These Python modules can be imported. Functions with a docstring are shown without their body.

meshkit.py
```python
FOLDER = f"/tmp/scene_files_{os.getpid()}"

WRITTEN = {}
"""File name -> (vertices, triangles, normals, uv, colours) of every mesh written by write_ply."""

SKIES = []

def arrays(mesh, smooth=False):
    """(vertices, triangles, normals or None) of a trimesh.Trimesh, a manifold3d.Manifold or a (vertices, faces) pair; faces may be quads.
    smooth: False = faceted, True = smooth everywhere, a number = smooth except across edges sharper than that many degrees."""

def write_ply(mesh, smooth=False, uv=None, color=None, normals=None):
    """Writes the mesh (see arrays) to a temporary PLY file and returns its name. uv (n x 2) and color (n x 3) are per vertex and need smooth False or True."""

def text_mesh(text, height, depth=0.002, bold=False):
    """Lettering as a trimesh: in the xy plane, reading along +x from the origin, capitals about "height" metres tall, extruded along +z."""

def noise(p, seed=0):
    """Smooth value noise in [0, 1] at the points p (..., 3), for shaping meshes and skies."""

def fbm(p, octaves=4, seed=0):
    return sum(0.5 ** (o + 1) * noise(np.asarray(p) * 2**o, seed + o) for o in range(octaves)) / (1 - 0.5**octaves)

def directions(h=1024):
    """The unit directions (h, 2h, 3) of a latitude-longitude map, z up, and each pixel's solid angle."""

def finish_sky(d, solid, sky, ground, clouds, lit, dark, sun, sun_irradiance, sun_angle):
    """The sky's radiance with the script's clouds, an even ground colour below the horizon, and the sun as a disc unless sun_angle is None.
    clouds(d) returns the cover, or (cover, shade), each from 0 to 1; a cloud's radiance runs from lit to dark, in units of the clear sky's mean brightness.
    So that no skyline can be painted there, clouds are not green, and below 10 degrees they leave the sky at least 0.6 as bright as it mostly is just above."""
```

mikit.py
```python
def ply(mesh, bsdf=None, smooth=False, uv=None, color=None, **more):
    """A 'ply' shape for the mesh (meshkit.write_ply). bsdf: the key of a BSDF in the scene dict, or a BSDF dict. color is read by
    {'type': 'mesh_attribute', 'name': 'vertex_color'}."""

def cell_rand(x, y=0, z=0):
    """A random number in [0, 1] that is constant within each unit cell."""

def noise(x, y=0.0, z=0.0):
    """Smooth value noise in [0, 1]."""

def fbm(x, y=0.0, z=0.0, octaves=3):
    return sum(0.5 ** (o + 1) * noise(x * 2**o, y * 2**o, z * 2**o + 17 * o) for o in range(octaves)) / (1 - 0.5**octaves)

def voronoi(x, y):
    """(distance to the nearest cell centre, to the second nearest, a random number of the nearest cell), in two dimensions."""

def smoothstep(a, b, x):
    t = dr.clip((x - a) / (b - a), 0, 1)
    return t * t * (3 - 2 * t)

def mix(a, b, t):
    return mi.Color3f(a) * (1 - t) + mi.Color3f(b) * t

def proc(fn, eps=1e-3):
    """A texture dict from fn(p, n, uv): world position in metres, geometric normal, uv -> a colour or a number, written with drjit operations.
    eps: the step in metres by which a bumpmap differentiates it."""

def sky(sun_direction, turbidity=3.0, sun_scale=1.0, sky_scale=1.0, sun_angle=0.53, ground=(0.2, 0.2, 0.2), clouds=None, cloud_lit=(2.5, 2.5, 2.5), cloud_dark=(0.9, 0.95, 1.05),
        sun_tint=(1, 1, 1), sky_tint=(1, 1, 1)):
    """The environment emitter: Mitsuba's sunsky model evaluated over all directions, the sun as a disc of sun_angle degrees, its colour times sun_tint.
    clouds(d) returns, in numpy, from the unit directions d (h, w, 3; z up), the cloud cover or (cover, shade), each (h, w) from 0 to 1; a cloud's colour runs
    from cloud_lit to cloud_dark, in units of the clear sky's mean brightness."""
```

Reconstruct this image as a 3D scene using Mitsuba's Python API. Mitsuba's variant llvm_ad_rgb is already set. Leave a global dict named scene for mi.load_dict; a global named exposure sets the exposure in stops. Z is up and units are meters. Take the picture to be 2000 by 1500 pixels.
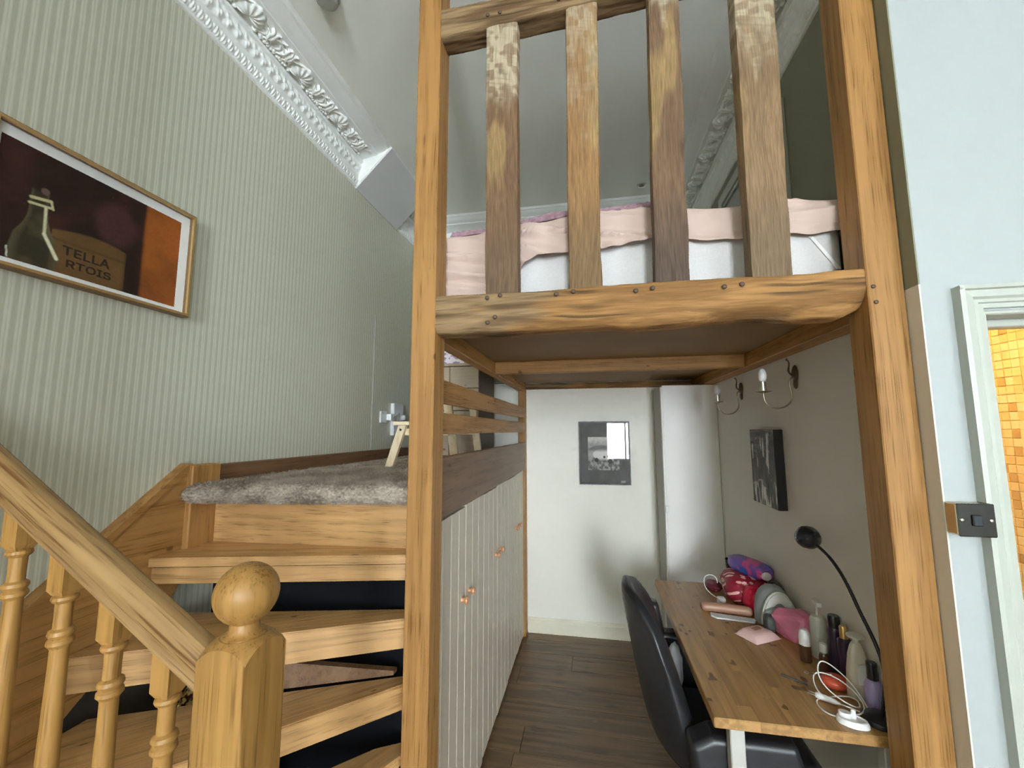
import math, random
import numpy as np, trimesh, manifold3d as m3
import drjit as dr, mitsuba as mi
import mikit, meshkit
from mikit import noise, fbm, smoothstep, mix, cell_rand
from shapely.geometry import Polygon
T = mi.ScalarTransform4f
scene, labels = {}, {}
rng = np.random.default_rng(7)

# ------------------------------------------------------------------ camera, light, exposure
YAW, PITCH, ROLL, FPX, EYE = .184943, .111283, -.002108, 812.96, (0, 0, 1.6)
fw = np.array([-math.sin(YAW)*math.cos(PITCH), math.cos(YAW)*math.cos(PITCH), math.sin(PITCH)])
rt = np.array([math.cos(YAW), math.sin(YAW), 0]); up = np.cross(rt, fw)
up = -math.sin(ROLL)*rt + math.cos(ROLL)*up
scene['camera'] = {'type': 'perspective', 'fov': math.degrees(2*math.atan(1000/FPX)), 'fov_axis': 'x', 'near_clip': .02,
                   'to_world': T().look_at(origin=list(EYE), target=(np.array(EYE)+fw).tolist(), up=up.tolist())}
exposure = 0.97
WINDOW_LIGHT = (27.0, 30.0, 32.2)      # daylight behind the sash window in the wall behind the photographer
SIDE_LIGHT = (2.9, 3.3, 3.6)        # daylight behind the second window, in the far right wall of the room
LAMP_LIGHT = (74, 49, 19)               # bathroom ceiling lamp
SUN_DIR = (.2, -.7, .6)
scene['sky'] = {'type': 'constant', 'radiance': {'type': 'rgb', 'value': [.6, .68, .75]}}

# ------------------------------------------------------------------ helpers
def mat(name, color, rough=.5, metallic=0., spec=.5, clear=0., bump=None, bscale=1., **kw):
    c = mikit.proc(color) if callable(color) else {'type': 'rgb', 'value': list(color)}
    r = mikit.proc(rough) if callable(rough) else rough
    b = {'type': 'principled', 'base_color': c, 'roughness': r, 'metallic': metallic, 'specular': spec, **kw}
    if clear: b['clearcoat'] = clear; b['clearcoat_gloss'] = .9
    if bump is not None: b = {'type': 'bumpmap', 'arbitrary': mikit.proc(bump, eps=5e-4), 'scale': bscale, 'bsdf': b}
    scene['m_'+name] = {'type': 'twosided', 'bsdf': b}
    return 'm_'+name

def key_for(base):
    if base not in scene and not any(k.startswith(base+'__') for k in scene) and base not in labels: return base
    n = 1
    while True:
        k = f'{base}_{n:03d}'
        if k not in scene and k not in labels and not any(q.startswith(k+'__') for q in scene): return k
        n += 1

def thing(name, label, cat, group=None):
    k = key_for(name); labels[k] = {'label': label, 'category': cat}
    if group: labels[k]['group'] = group
    return k

counts = {}
def fresh(k):
    n = counts.get(k, 0); counts[k] = n+1
    return k if n == 0 else f'{k}_{n:03d}'

def part(parent, name, mesh, m, smooth=False, label=None, kind=None, **kw):
    k = fresh(parent+'__'+name)
    scene[k] = mesh if isinstance(mesh, dict) else mikit.ply(mesh, m, smooth, **kw)
    if label or kind:
        labels[k] = {}
        if label: labels[k]['label'] = label
        if kind: labels[k]['kind'] = kind
    return k

def single(name, mesh, m, label, cat, smooth=False, group=None, kind=None, **kw):
    k = thing(name, label, cat, group)
    scene[k] = mikit.ply(mesh, m, smooth, **kw)
    if kind: labels[k]['kind'] = kind
    return k

def struct(name, mesh, m, smooth=False, **kw):
    scene[name] = mikit.ply(mesh, m, smooth, **kw); labels[name] = {'kind': 'structure'}
    return name

def cat_(ms): return trimesh.util.concatenate([m if isinstance(m, trimesh.Trimesh) else trimesh.Trimesh(*m) for m in ms])
def hull(p): return trimesh.convex.convex_hull(np.asarray(p, float))

def box(x0, x1, y0, y1, z0, z1, b=.003):
    lo, hi = np.array([x0, y0, z0], float), np.array([x1, y1, z1], float)
    b = min(b, .45*float((hi-lo).min()))
    if b <= 0: return trimesh.creation.box(bounds=[lo, hi])
    P = []
    for sx in (0, 1):
        for sy in (0, 1):
            for sz in (0, 1):
                c = np.where([sx, sy, sz], hi, lo); s = np.where([sx, sy, sz], -1., 1.)
                for ax in range(3):
                    q = c.copy()
                    for k in range(3):
                        if k != ax: q[k] += s[k]*b
                    P.append(q)
    return hull(P)

def rbox(x0, x1, y0, y1, z0, z1, r, n=3):
    """box with round edges"""
    a = [np.array(v, float) for v in ((x0+r, y0+r, z0+r), (x1-r, y1-r, z1-r))]
    sp = trimesh.creation.icosphere(n, r).vertices
    return hull(np.vstack([sp+np.array([a[i][0], a[j][1], a[k][2]]) for i in (0, 1) for j in (0, 1) for k in (0, 1)]))

def lathe(prof, n=32, loc=(0, 0, 0)):
    m = trimesh.creation.revolve(np.array(prof, float), sections=n); m.apply_translation(loc); return m

def extr(poly, axis, a, b):
    """polygon in the plane across axis, extruded from a to b. axis 'z': (x,y); 'x': (y,z); 'y': (x,z)"""
    m = trimesh.creation.extrude_polygon(poly if isinstance(poly, Polygon) else Polygon(poly), b-a, engine='earcut')
    v = m.vertices.copy()
    if axis == 'z': w = v+[0, 0, a]
    elif axis == 'x': w = np.c_[v[:, 2]+a, v[:, 0], v[:, 1]]
    else: w = np.c_[v[:, 0], v[:, 2]+a, v[:, 1]]
    m.vertices = w
    if m.volume < 0: m.invert()
    return m

def grid(P):
    """mesh from a (n, m, 3) array of points"""
    n, k = P.shape[:2]; i = np.arange(n*k).reshape(n, k)
    q = np.stack([i[:-1, :-1], i[1:, :-1], i[1:, 1:], i[:-1, 1:]], -1).reshape(-1, 4)
    return trimesh.Trimesh(P.reshape(-1, 3), np.vstack([q[:, [0, 1, 2]], q[:, [0, 2, 3]]]), process=False)

def frames(path, closed=False):
    p = np.asarray(path, float); t = np.gradient(p, axis=0)
    if closed: t = np.roll(p, -1, 0)-np.roll(p, 1, 0)
    t /= np.linalg.norm(t, axis=1)[:, None]
    a = np.array([0, 0, 1.]) if abs(t[0][2]) < .9 else np.array([1., 0, 0])
    N = []
    n = np.cross(t[0], a); n /= np.linalg.norm(n)
    for k in range(len(p)):
        n = n-t[k]*(n@t[k]); n /= np.linalg.norm(n); N.append(n)
    N = np.array(N); return p, t, N, np.cross(t, N)

def tube(path, r, n=10, cap=True):
    p, t, N, B = frames(path); r = np.broadcast_to(np.asarray(r, float), (len(p),))
    a = np.linspace(0, 2*np.pi, n, endpoint=False)
    P = p[:, None]+r[:, None, None]*(np.cos(a)[None, :, None]*N[:, None]+np.sin(a)[None, :, None]*B[:, None])
    v = P.reshape(-1, 3); i = np.arange(len(p)*n).reshape(len(p), n); j = np.roll(i, -1, 1)
    q = np.stack([i[:-1], j[:-1], j[1:], i[1:]], -1).reshape(-1, 4)
    f = np.vstack([q[:, [0, 1, 2]], q[:, [0, 2, 3]]])
    if cap:
        v = np.vstack([v, p[0], p[-1]]); c0, c1 = len(v)-2, len(v)-1
        f = np.vstack([f, [[c0, i[0, (k+1) % n], i[0, k]] for k in range(n)], [[c1, i[-1, k], i[-1, (k+1) % n]] for k in range(n)]])
    return trimesh.Trimesh(v, f, process=False)

def curve(pts, n=40):
    from scipy.interpolate import CubicSpline
    p = np.asarray(pts, float); d = np.r_[0, np.cumsum(np.linalg.norm(np.diff(p, axis=0), axis=1))]
    return CubicSpline(d, p)(np.linspace(0, d[-1], n))

def lumpy(size, loc, amp=.1, freq=2.5, sub=4, flat=True, seed=0, power=2., rotz=0.):
    """a soft bag: superellipsoid with dents and a flat bottom at loc z"""
    s = trimesh.creation.icosphere(sub); v = s.vertices.copy()
    v = v/((np.abs(v)**power).sum(1)**(1/power))[:, None]
    d = meshkit.fbm(v*freq+seed*3.1, 3, seed)-.5
    v = v*(1+amp*2*d)[:, None]*(np.array(size)/2)
    c, si = math.cos(rotz), math.sin(rotz)
    v = np.c_[v[:, 0]*c-v[:, 1]*si, v[:, 0]*si+v[:, 1]*c, v[:, 2]]
    v[:, 2] += size[2]/2*(.9 if flat else 1)
    if flat: v[:, 2] = np.where(v[:, 2] < 0, v[:, 2]*.02, v[:, 2])
    v[:, 2] -= v[:, 2].min()
    s.vertices = v+np.array(loc); return s

def rot(mesh, axis, deg, about=(0, 0, 0)):
    m = mesh.copy(); m.apply_transform(trimesh.transformations.rotation_matrix(math.radians(deg), axis, about)); return m
def mv(mesh, d): m = mesh.copy(); m.apply_translation(d); return m

# ------------------------------------------------------------------ materials
def woodfn(axis, light, dark, vary=.35, fine=1., off=0.):
    def fn(p, n, uv):
        q = [p.x, p.y, p.z]
        if isinstance(axis, float): al, a, b = p.x*math.cos(axis)+p.y*math.sin(axis), p.y*math.cos(axis)-p.x*math.sin(axis), p.z
        elif axis == 'rail': q = [p.x*.857-p.z*.515, p.y, p.x*.515+p.z*.857]; al, a, b = q[0], q[1], q[2]
        else:
            i = 'xyz'.index(axis); al = q[i]; a, b = [q[k] for k in range(3) if k != i]
        wob = (fbm(al*2.2+off, a*9, b*9, 2)-.5)*.02
        g = fbm((a+wob)*70, (b+wob)*70, al*2.5+off, 3)
        f = noise((a+wob)*420*fine, (b+wob)*420*fine, al*11)
        big = fbm(a*7+off, b*7, al*1.3, 2)
        knot = smoothstep(.83, .90, fbm(a*34+off, b*34, al*13, 2))
        t = dr.clip(.25+.5*(smoothstep(.3, .75, g)-.4)+.75*smoothstep(.52, .95, f)*smoothstep(.25, .6, g)+.6*(big-.5), 0, 1.15)
        if axis == 'rail': t = dr.clip(t+.75*smoothstep(.66, .85, noise((a+wob)*120, (b+wob)*120, al*4))-.1, 0, 1.25)
        return mix(mix(light, dark, t), mi.Color3f(dark)*.45, .8*knot)*(1-vary*.5+vary*noise(a*3+5, b*3, al*.7))
    return fn

OL, OD = (.36, .183, .060), (.20, .092, .025)
mat('oak_x', woodfn('x', OL, OD), .5, spec=.25); mat('oak_y', woodfn('y', OL, OD), .5, spec=.25); mat('oak_z', woodfn('z', OL, OD), .5, spec=.25)
mat('oak_rail', woodfn('rail', (.37, .222, .090), (.175, .088, .03), off=2., vary=.5), .45, spec=.25)
SL, SD = (.49, .28, .113), (.28, .148, .052)
mat('stair_x', woodfn('x', SL, SD), .4)
for n_, a_ in ((6, 13.), (5, 26.), (4, 43.), (3, 61.)): mat(f'tread_{n_}', woodfn(math.radians(a_), SL, SD, off=float(n_)), .38)
mat('stair_z', woodfn('z', (.345, .18, .050), (.20, .098, .025)), .4, spec=.3)
mat('dark_oak', woodfn('y', (.165, .085, .04), (.10, .05, .022)), .45)

def rusticfn(axis, wear):
    def fn(p, n, uv):
        al, a, b = (p.z, p.x, p.y) if axis == 'z' else (p.x, p.z, p.y)
        wob = (fbm(al*4, a*12, b*12, 2)-.5)*.035
        g = fbm((a+wob)*55, (b+wob)*55, al*4, 3)
        patch = fbm(al*3.2+a*2+4, a*5, b*5+2, 3)
        f = noise((a+wob)*330, (b+wob)*330, al*14)
        crack = smoothstep(.62, .8, noise((a+wob*1.6)*130, b*60, al*3.5))*smoothstep(.4, .6, patch)
        if axis == 'z':
            # planks salvaged from old timber: each slat has a tone of its own, pale scraped wear near the top
            i = dr.floor((p.x+.40)/.262)
            def per(v): return dr.select(i < .5, v[0], dr.select(i < 1.5, v[1], dr.select(i < 2.5, v[2], v[3])))
            base = mi.Color3f(per((.19, .30, .20, .26)), per((.112, .165, .118, .165)), per((.062, .07, .067, .09)))
            dark = mi.Color3f(per((.095, .16, .098, .15)), per((.055, .09, .062, .097)), per((.034, .044, .042, .057)))
            c = mix(base, dark, dr.clip(.5+1.3*(patch-.5)+.45*(g-.5), 0, 1))
            low = smoothstep(2.45, 2.12, p.z+(patch-.5)*.3)
            c = mix(c, mi.Color3f(per((.125, .125, .07, .145)), per((.081, .084, .053, .102)), per((.052, .048, .045, .066))), .75*low)
            honey = smoothstep(.60, .70, fbm(al*3.1+6, a*14, i*3, 3))*smoothstep(2.3, 2.5, p.z)
            c = mix(c, (.28, .185, .083), .7*honey)
            pale = smoothstep(per((2.66, 2.60, 2.90, 2.72)), per((2.95, 3.10, 3.02, 3.05)), p.z+(fbm(a*26, al*7, i, 3)-.5)*.45)
            saw = .55+.45*noise(al*150+a*40, a*18, i)
            c = mix(c, (.37, .305, .212), dr.clip(per((.95, .55, .85, .8))*pale*saw*(.5+1.0*smoothstep(.3, .65, noise(a*60, al*45, i))), 0, 1))
            c = c*(.74+.52*f)*(.85+.3*noise(a*700, b*700, al*40))
            crack = crack*.6*smoothstep(.55, .7, patch)
        else:
            c = mix((.33, .172, .064), (.155, .076, .028), dr.clip(.8*smoothstep(.3, .7, g)+.5*(patch-.5), 0, 1))
            grey = smoothstep(.52, .62, fbm(al*2.1+3.3, a*7+1.5, 1.0, 3)+smoothstep(.0, -.45, p.x)*.22+smoothstep(2.0, 2.055, p.z)*.09)
            c = mix(c, mix((.25, .172, .095), (.105, .065, .035), smoothstep(.35, .7, g)), .85*grey)
            c = c*(.82+.36*f)
        return mix(c, (.04, .024, .014), .75*crack)
    return fn
mat('rustic_z', rusticfn('z', 1), .75, spec=.1); mat('rustic_x', rusticfn('x', 1), .7, spec=.12)
mat('nail', (.075, .045, .03), .6)
mat('deck', lambda p, n, uv: mix((.20, .115, .045), (.165, .092, .035), fbm(p.x*3, p.y*8, 0, 3)), .65)

def wallpaper(p, n, uv):
    y = p.y/.0247; fy = y-dr.floor(y)
    s = smoothstep(.12, .3, fy)*(1-smoothstep(.62, .85, fy))
    s2 = 1-.55*smoothstep(.38, .46, fy)*(1-smoothstep(.5, .6, fy))
    fib = noise(p.y*1400, p.z*60, 3)
    t = dr.clip(s*s2*(.75+.5*noise(p.y*500, p.z*35, 1)), 0, 1)
    c = mix((.475, .468, .365), (.625, .618, .515), t)
    return c*(.94+.12*fib)
mat('wallpaper', wallpaper, .55)
def plain(c, a=.04, f=3.):
    return lambda p, n, uv: mi.Color3f(c)*(1-a+2*a*fbm(p.x*f, p.y*f, p.z*f, 3))
mat('white_wall', plain((.345, .368, .368), .01), .55)
mat('nook_wall', plain((.88, .86, .765), .03, 2.), .6)
mat('taupe', plain((.60, .57, .505), .05, 2.), .6)
mat('olive', plain((.19, .19, .13), .04), .65)
mat('ceiling', plain((.84, .86, .80), .02, 1.2), .7)
mat('plaster', plain((.88, .90, .87), .02, 8.), .45)
mat('plaster_grey', plain((.66, .67, .67), .02), .5)
mat('cream', plain((.80, .76, .60), .03, 6.), .4)
mat('casing', plain((.40, .415, .365), .02, 6.), .35)
mat('cupboard', plain((.53, .46, .365), .03, 5.), .45)
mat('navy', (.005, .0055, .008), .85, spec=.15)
def floorfn(p, n, uv):
    row = dr.floor((p.y+6.5)/.19); st = cell_rand(row, 2, 5)*1.2
    pl = dr.floor((p.x+st+4)/1.2)
    tone = cell_rand(row, pl, 9)
    wob = (fbm(p.x*1.5+row*7, p.y*8, 0, 2)-.5)*.06
    g = fbm((p.y+wob)*38, p.x*2.2+pl*5, row, 3)
    kn = smoothstep(.66, .82, fbm(p.x*5+tone*40, p.y*22, 7, 3))
    c = mix((.145, .082, .034), (.075, .042, .018), dr.clip(.75*smoothstep(.3, .72, g)+.5*(tone-.5)+.1, 0, 1))
    return mix(c, (.04, .024, .012), .6*kn)*(.88+.24*noise(p.y*300, p.x*10))
mat('floor', floorfn, .38)
def carpetfn(p, n, uv):
    a = fbm(p.x*14, p.y*14, p.z*14, 3); b = noise(p.x*160, p.y*160, p.z*160)
    return mix((.135, .103, .078), (.44, .375, .305), dr.clip(.55*smoothstep(.25, .75, a)+.85*(b-.32), 0, 1))
mat('carpet', carpetfn, .95, spec=.1, sheen=.5)
mat('pink_sheet', (.53, .40, .345), .75, spec=.2, sheen=.3)
mat('mattress', lambda p, n, uv: mi.Color3f(.60, .585, .575)*(.93+.07*noise(p.x*260, p.z*260, 0)), .7, spec=.2)
mat('mattress_trim', (.74, .73, .72), .6)
mat('purple', lambda p, n, uv: mix((.26, .15, .19), (.45, .29, .33), noise(p.x*90, p.y*90, p.z*90)), .9, spec=.1)
mat('leather', plain((.014, .014, .016), .2, 40.), .36, spec=.5)
mat('black_plastic', (.012, .012, .014), .4)
mat('black_gloss', (.010, .012, .016), .16, spec=.6)
mat('chrome', (.72, .70, .66), .16, metallic=1.)
mat('nickel', (.50, .44, .35), .3, metallic=1.)
mat('bronze', (.10, .075, .05), .45, metallic=.7)
mat('dark_chrome', (.105, .10, .092), .07, metallic=1., spec=.9)
mat('white_plastic', (.82, .83, .84), .3)
mat('pine', woodfn('z', (.82, .69, .48), (.70, .54, .33), .15), .5)
mat('pine_x', woodfn('x', (.82, .69, .48), (.70, .54, .33), .15), .5)
mat('knob', (.55, .27, .13), .3, clear=.4)
def deskfn(p, n, uv):
    st = dr.floor(p.x/.043); seg = dr.floor((p.y+cell_rand(st, 1, 1)*.7)/.42)
    tone = cell_rand(st, seg, 4)
    wob = (fbm(p.y*2+st*3, p.x*9, seg, 2)-.5)*.03
    g = fbm((p.x+wob)*80, p.y*4+seg*3, p.z*80, 3)
    kn = smoothstep(.77, .84, fbm(p.x*26+tone*31, p.y*17+seg*7, 2, 2))
    c = mix((.40, .22, .078), (.265, .135, .045), dr.clip(.8*smoothstep(.3, .75, g)+.7*(tone-.5), 0, 1))
    return mix(c, (.08, .032, .012), .8*kn)
mat('desk', deskfn, .38)
mat('desk_leg', (.43, .42, .385), .45)
mat('melamine', plain((.92, .90, .87), .02), .65, spec=.25)
mat('grey_side', plain((.33, .33, .30), .03), .5)
mat('chest', woodfn('x', (.42, .335, .235), (.35, .27, .185), .1), .5)
mat('chest_side', plain((.10, .075, .05), .1), .5)
mat('glass', (.02, .02, .02), .04, spec=.5)
scene['m_pane'] = {'type': 'thindielectric', 'int_ior': 1.5}
scene['m_vc'] = {'type': 'twosided', 'bsdf': {'type': 'principled', 'base_color': {'type': 'mesh_attribute', 'name': 'vertex_color'}, 'roughness': .75, 'specular': .2}}
scene['m_vc_gloss'] = {'type': 'twosided', 'bsdf': {'type': 'principled', 'base_color': {'type': 'mesh_attribute', 'name': 'vertex_color'}, 'roughness': .5, 'clearcoat': .35, 'clearcoat_gloss': .97}}
mat('gilt', (.55, .36, .15), .35, metallic=.6); mat('gilt_dark', (.17, .095, .04), .5)
mat('mount', (.80, .81, .80), .7)
mat('tile_a', (.86, .66, .36), .3); mat('tile_b', (.78, .56, .28), .3); mat('tile_c', (.60, .38, .16), .3); mat('tile_d', (.86, .72, .46), .3); mat('tile_e', (.42, .25, .10), .35)
mat('grout', (.80, .66, .42), .8)

# ------------------------------------------------------------------ room shell
XL, YB, ZC, XR, YW = -1.45, 3.50, 3.40, .868, 1.255     # left wall, back wall, ceiling, wall of the nook, wall with the doorway
YF, XE = -6.5, 3.3                                      # wall behind the photographer, wall on the far right
struct('wall_left', box(XL-.1, XL, YF-.1, YB+.1, 0, ZC, 0), 'm_wallpaper')
struct('wall_back', box(XL-.1, XR+.1, YB, YB+.1, 0, ZC, 0), 'm_nook_wall')
struct('wall_back_upper', box(XL, XR, YB-.10, YB, 2.0, ZC, 0), 'm_olive')
# nook wall: taupe up to the loft floor, olive above; the doorway wall stands in front of it, flush with its end
struct('wall_nook', box(XR, XR+.1, YW+.1, YB+.1, 0, 1.985, 0), 'm_taupe')
struct('wall_nook_end', box(XR, XR+.004, YW, YW+.1, 0, 1.985, 0), 'm_taupe')
struct('wall_nook_upper', box(XR, XR+.1, YW+.1, YB+.1, 1.985, ZC, 0), 'm_olive')
struct('wall_nook_upper_end', box(XR, XR+.004, YW, YW+.1, 1.985, ZC, 0), 'm_olive')
DX0, DX1, DZ = .997, 1.757, 1.905                       # door opening
struct('wall_doorway', cat_([box(XR+.004, DX0, YW, YW+.1, 0, ZC, 0), box(DX1, XE, YW, YW+.1, 0, ZC, 0), box(DX0, DX1, YW, YW+.1, DZ, ZC, 0)]), 'm_white_wall')
SY0, SY1, SZ0, SZ1 = -6.2, -2.4, .4, 3.2
struct('wall_far', cat_([box(XE, XE+.1, YF-.1, SY0, 0, ZC, 0), box(XE, XE+.1, SY1, YW+.1, 0, ZC, 0), box(XE, XE+.1, SY0, SY1, 0, SZ0, 0), box(XE, XE+.1, SY0, SY1, SZ1, ZC, 0)]), 'm_white_wall')
WX0, WX1, WZ0, WZ1 = .46, 1.66, .66, 3.25               # sash window behind the photographer
struct('wall_behind', cat_([box(XL-.1, WX0, YF-.1, YF, 0, ZC, 0), box(WX1, XE+.1, YF-.1, YF, 0, ZC, 0), box(WX0, WX1, YF-.1, YF, 0, WZ0, 0), box(WX0, WX1, YF-.1, YF, WZ1, ZC, 0)]), 'm_white_wall')
struct('wall_chimney', box(XL, -1.15, -1.2, .30, 0, ZC, 0), 'm_wallpaper')
struct('ceiling', box(XL-.1, XE+.1, YF-.1, YB+.1, ZC, ZC+.1, 0), 'm_ceiling')
part('wall_left', 'seam', box(XL, XL+.0012, 2.593, 2.600, 1.48, 2.40, 0), 'm_plaster_grey')
# the window
struct('window_1', box(WX0+.02, WX1-.02, YF-.09, YF-.085, WZ0+.02, WZ1-.02, 0), 'm_white_plastic')
scene['window_1'] = mikit.ply(box(WX0+.02, WX1-.02, YF-.09, YF-.085, WZ0+.02, WZ1-.02, 0), 'm_white_plastic', emitter={'type': 'area', 'radiance': {'type': 'rgb', 'value': list(WINDOW_LIGHT)}})
part('window_1', 'window_frame', cat_([box(WX0, WX0+.05, YF-.06, YF-.01, WZ0, WZ1), box(WX1-.05, WX1, YF-.06, YF-.01, WZ0, WZ1), box(WX0, WX1, YF-.06, YF-.01, WZ0, WZ0+.06), box(WX0, WX1, YF-.06, YF-.01, WZ1-.06, WZ1), box(WX0, WX1, YF-.06, YF-.01, 1.82, 1.87), box(1.04, 1.08, YF-.06, YF-.01, WZ0, WZ1)]), 'm_white_plastic')

struct('window_3', box(XE+.085, XE+.09, SY0+.02, SY1-.02, SZ0+.02, SZ1-.02, 0), 'm_white_plastic')
scene['window_3'] = mikit.ply(box(XE+.085, XE+.09, SY0+.02, SY1-.02, SZ0+.02, SZ1-.02, 0), 'm_white_plastic', emitter={'type': 'area', 'radiance': {'type': 'rgb', 'value': list(SIDE_LIGHT)}})
part('window_3', 'window_frame', cat_([box(XE+.01, XE+.06, a, a+.05, SZ0, SZ1) for a in (SY0, -4.3, SY1-.05)]+[box(XE+.01, XE+.06, SY0, SY1, a, a+.05) for a in (SZ0, 1.8, SZ1-.05)]), 'm_white_plastic')

# floor of laid planks
struct('floor', box(XL-.1, XE+.1, YF-.1, YB+.1, -.1, -.012, 0), 'm_navy')
def cr(x, y=0, z=0):      # the same random as the floor material's cell_rand
    M_ = 0xFFFFFFFF
    x, y, z = (int(math.floor(v))+1000000 for v in (x, y, z))
    h = (x*374761393+y*668265263+z*2147483647) & M_
    h = ((h ^ (h >> 13))*1274126177) & M_
    return ((h ^ (h >> 16)) & 0xFFFFFF)/16777215.0
for r in range(54):
    y0 = YF+r*.19; y1 = min(y0+.19, YB+.02); st = cr(r, 2, 5)*1.2
    xa = -(4+st)
    cuts = [xa+1.2*k for k in range(12)]
    xe = XE if y0 < YW else XR+.02
    for a, b in zip(cuts[:-1], cuts[1:]):
        a, b = max(a, XL-.02), min(b, xe)
        if b-a > .02: part('floor', 'plank', box(a+.0008, b-.0008, y0+.0008, y1-.0008, -.012, 0, .0012), 'm_floor')

# skirting of the nook and lining of the doorway
def skirting(name, x0, x1, yb, m='m_cream', h=.113, d=.018):
    prof = [(yb, 0), (yb-d, 0), (yb-d, h*.72), (yb-d*.75, h*.78), (yb-d*.75, h*.86), (yb-d*.3, h*.98), (yb, h)]
    return struct(name, extr([(a, b) for a, b in prof], 'x', x0, x1), m)
skirting('baseboard_back', -.525, .5, YB)
struct('baseboard_nook', extr([(XR, 0), (XR-.018, 0), (XR-.018, .085), (XR-.006, .11), (XR, .113)], 'y', 1.42, 3.1), 'm_cream')
# door casing: stepped moulding, proud of the wall
def casing_profile(o):  # (offset from the outer edge towards the opening, depth)
    return [(0, 0), (0, .026), (.010, .028), (.013, .022), (.030, .020), (.036, .015), (.044, .015), (.047, .011), (.058, .010), (.058, 0)]
cp = casing_profile(0)
cx0, cz1 = .940, 1.968
switch_x = (.868, .945); switch_z = (1.345, 1.421)
def vert_casing(sign, xo, z0, z1):
    return extr([(xo+sign*a, YW-d) for a, d in cp], 'z', z0, z1)
casing_m = [vert_casing(1, cx0, 0, switch_z[0]-.001), vert_casing(1, cx0, switch_z[1]+.001, cz1), vert_casing(-1, DX1+.057, 0, cz1), extr([(YW-d, cz1-a) for a, d in cp], 'x', cx0, DX1+.057),
            extr([(cx0+a, YW-d) for a, d in [(.006, 0), (.006, .026), (.010, .028), (.013, .022), (.030, .020), (.036, .015), (.044, .015), (.047, .011), (.058, .010), (.058, 0)]], 'z', switch_z[0]-.001, switch_z[1]+.001)]
struct('door_1', cat_([box(DX0-.002, DX0+.012, YW-.004, YW+.14, 0, DZ), box(DX1-.012, DX1, YW-.004, YW+.14, 0, DZ), box(DX0, DX1, YW-.004, YW+.14, DZ-.012, DZ)]), 'm_casing')
part('door_1', 'architrave', cat_(casing_m), 'm_casing')
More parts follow.
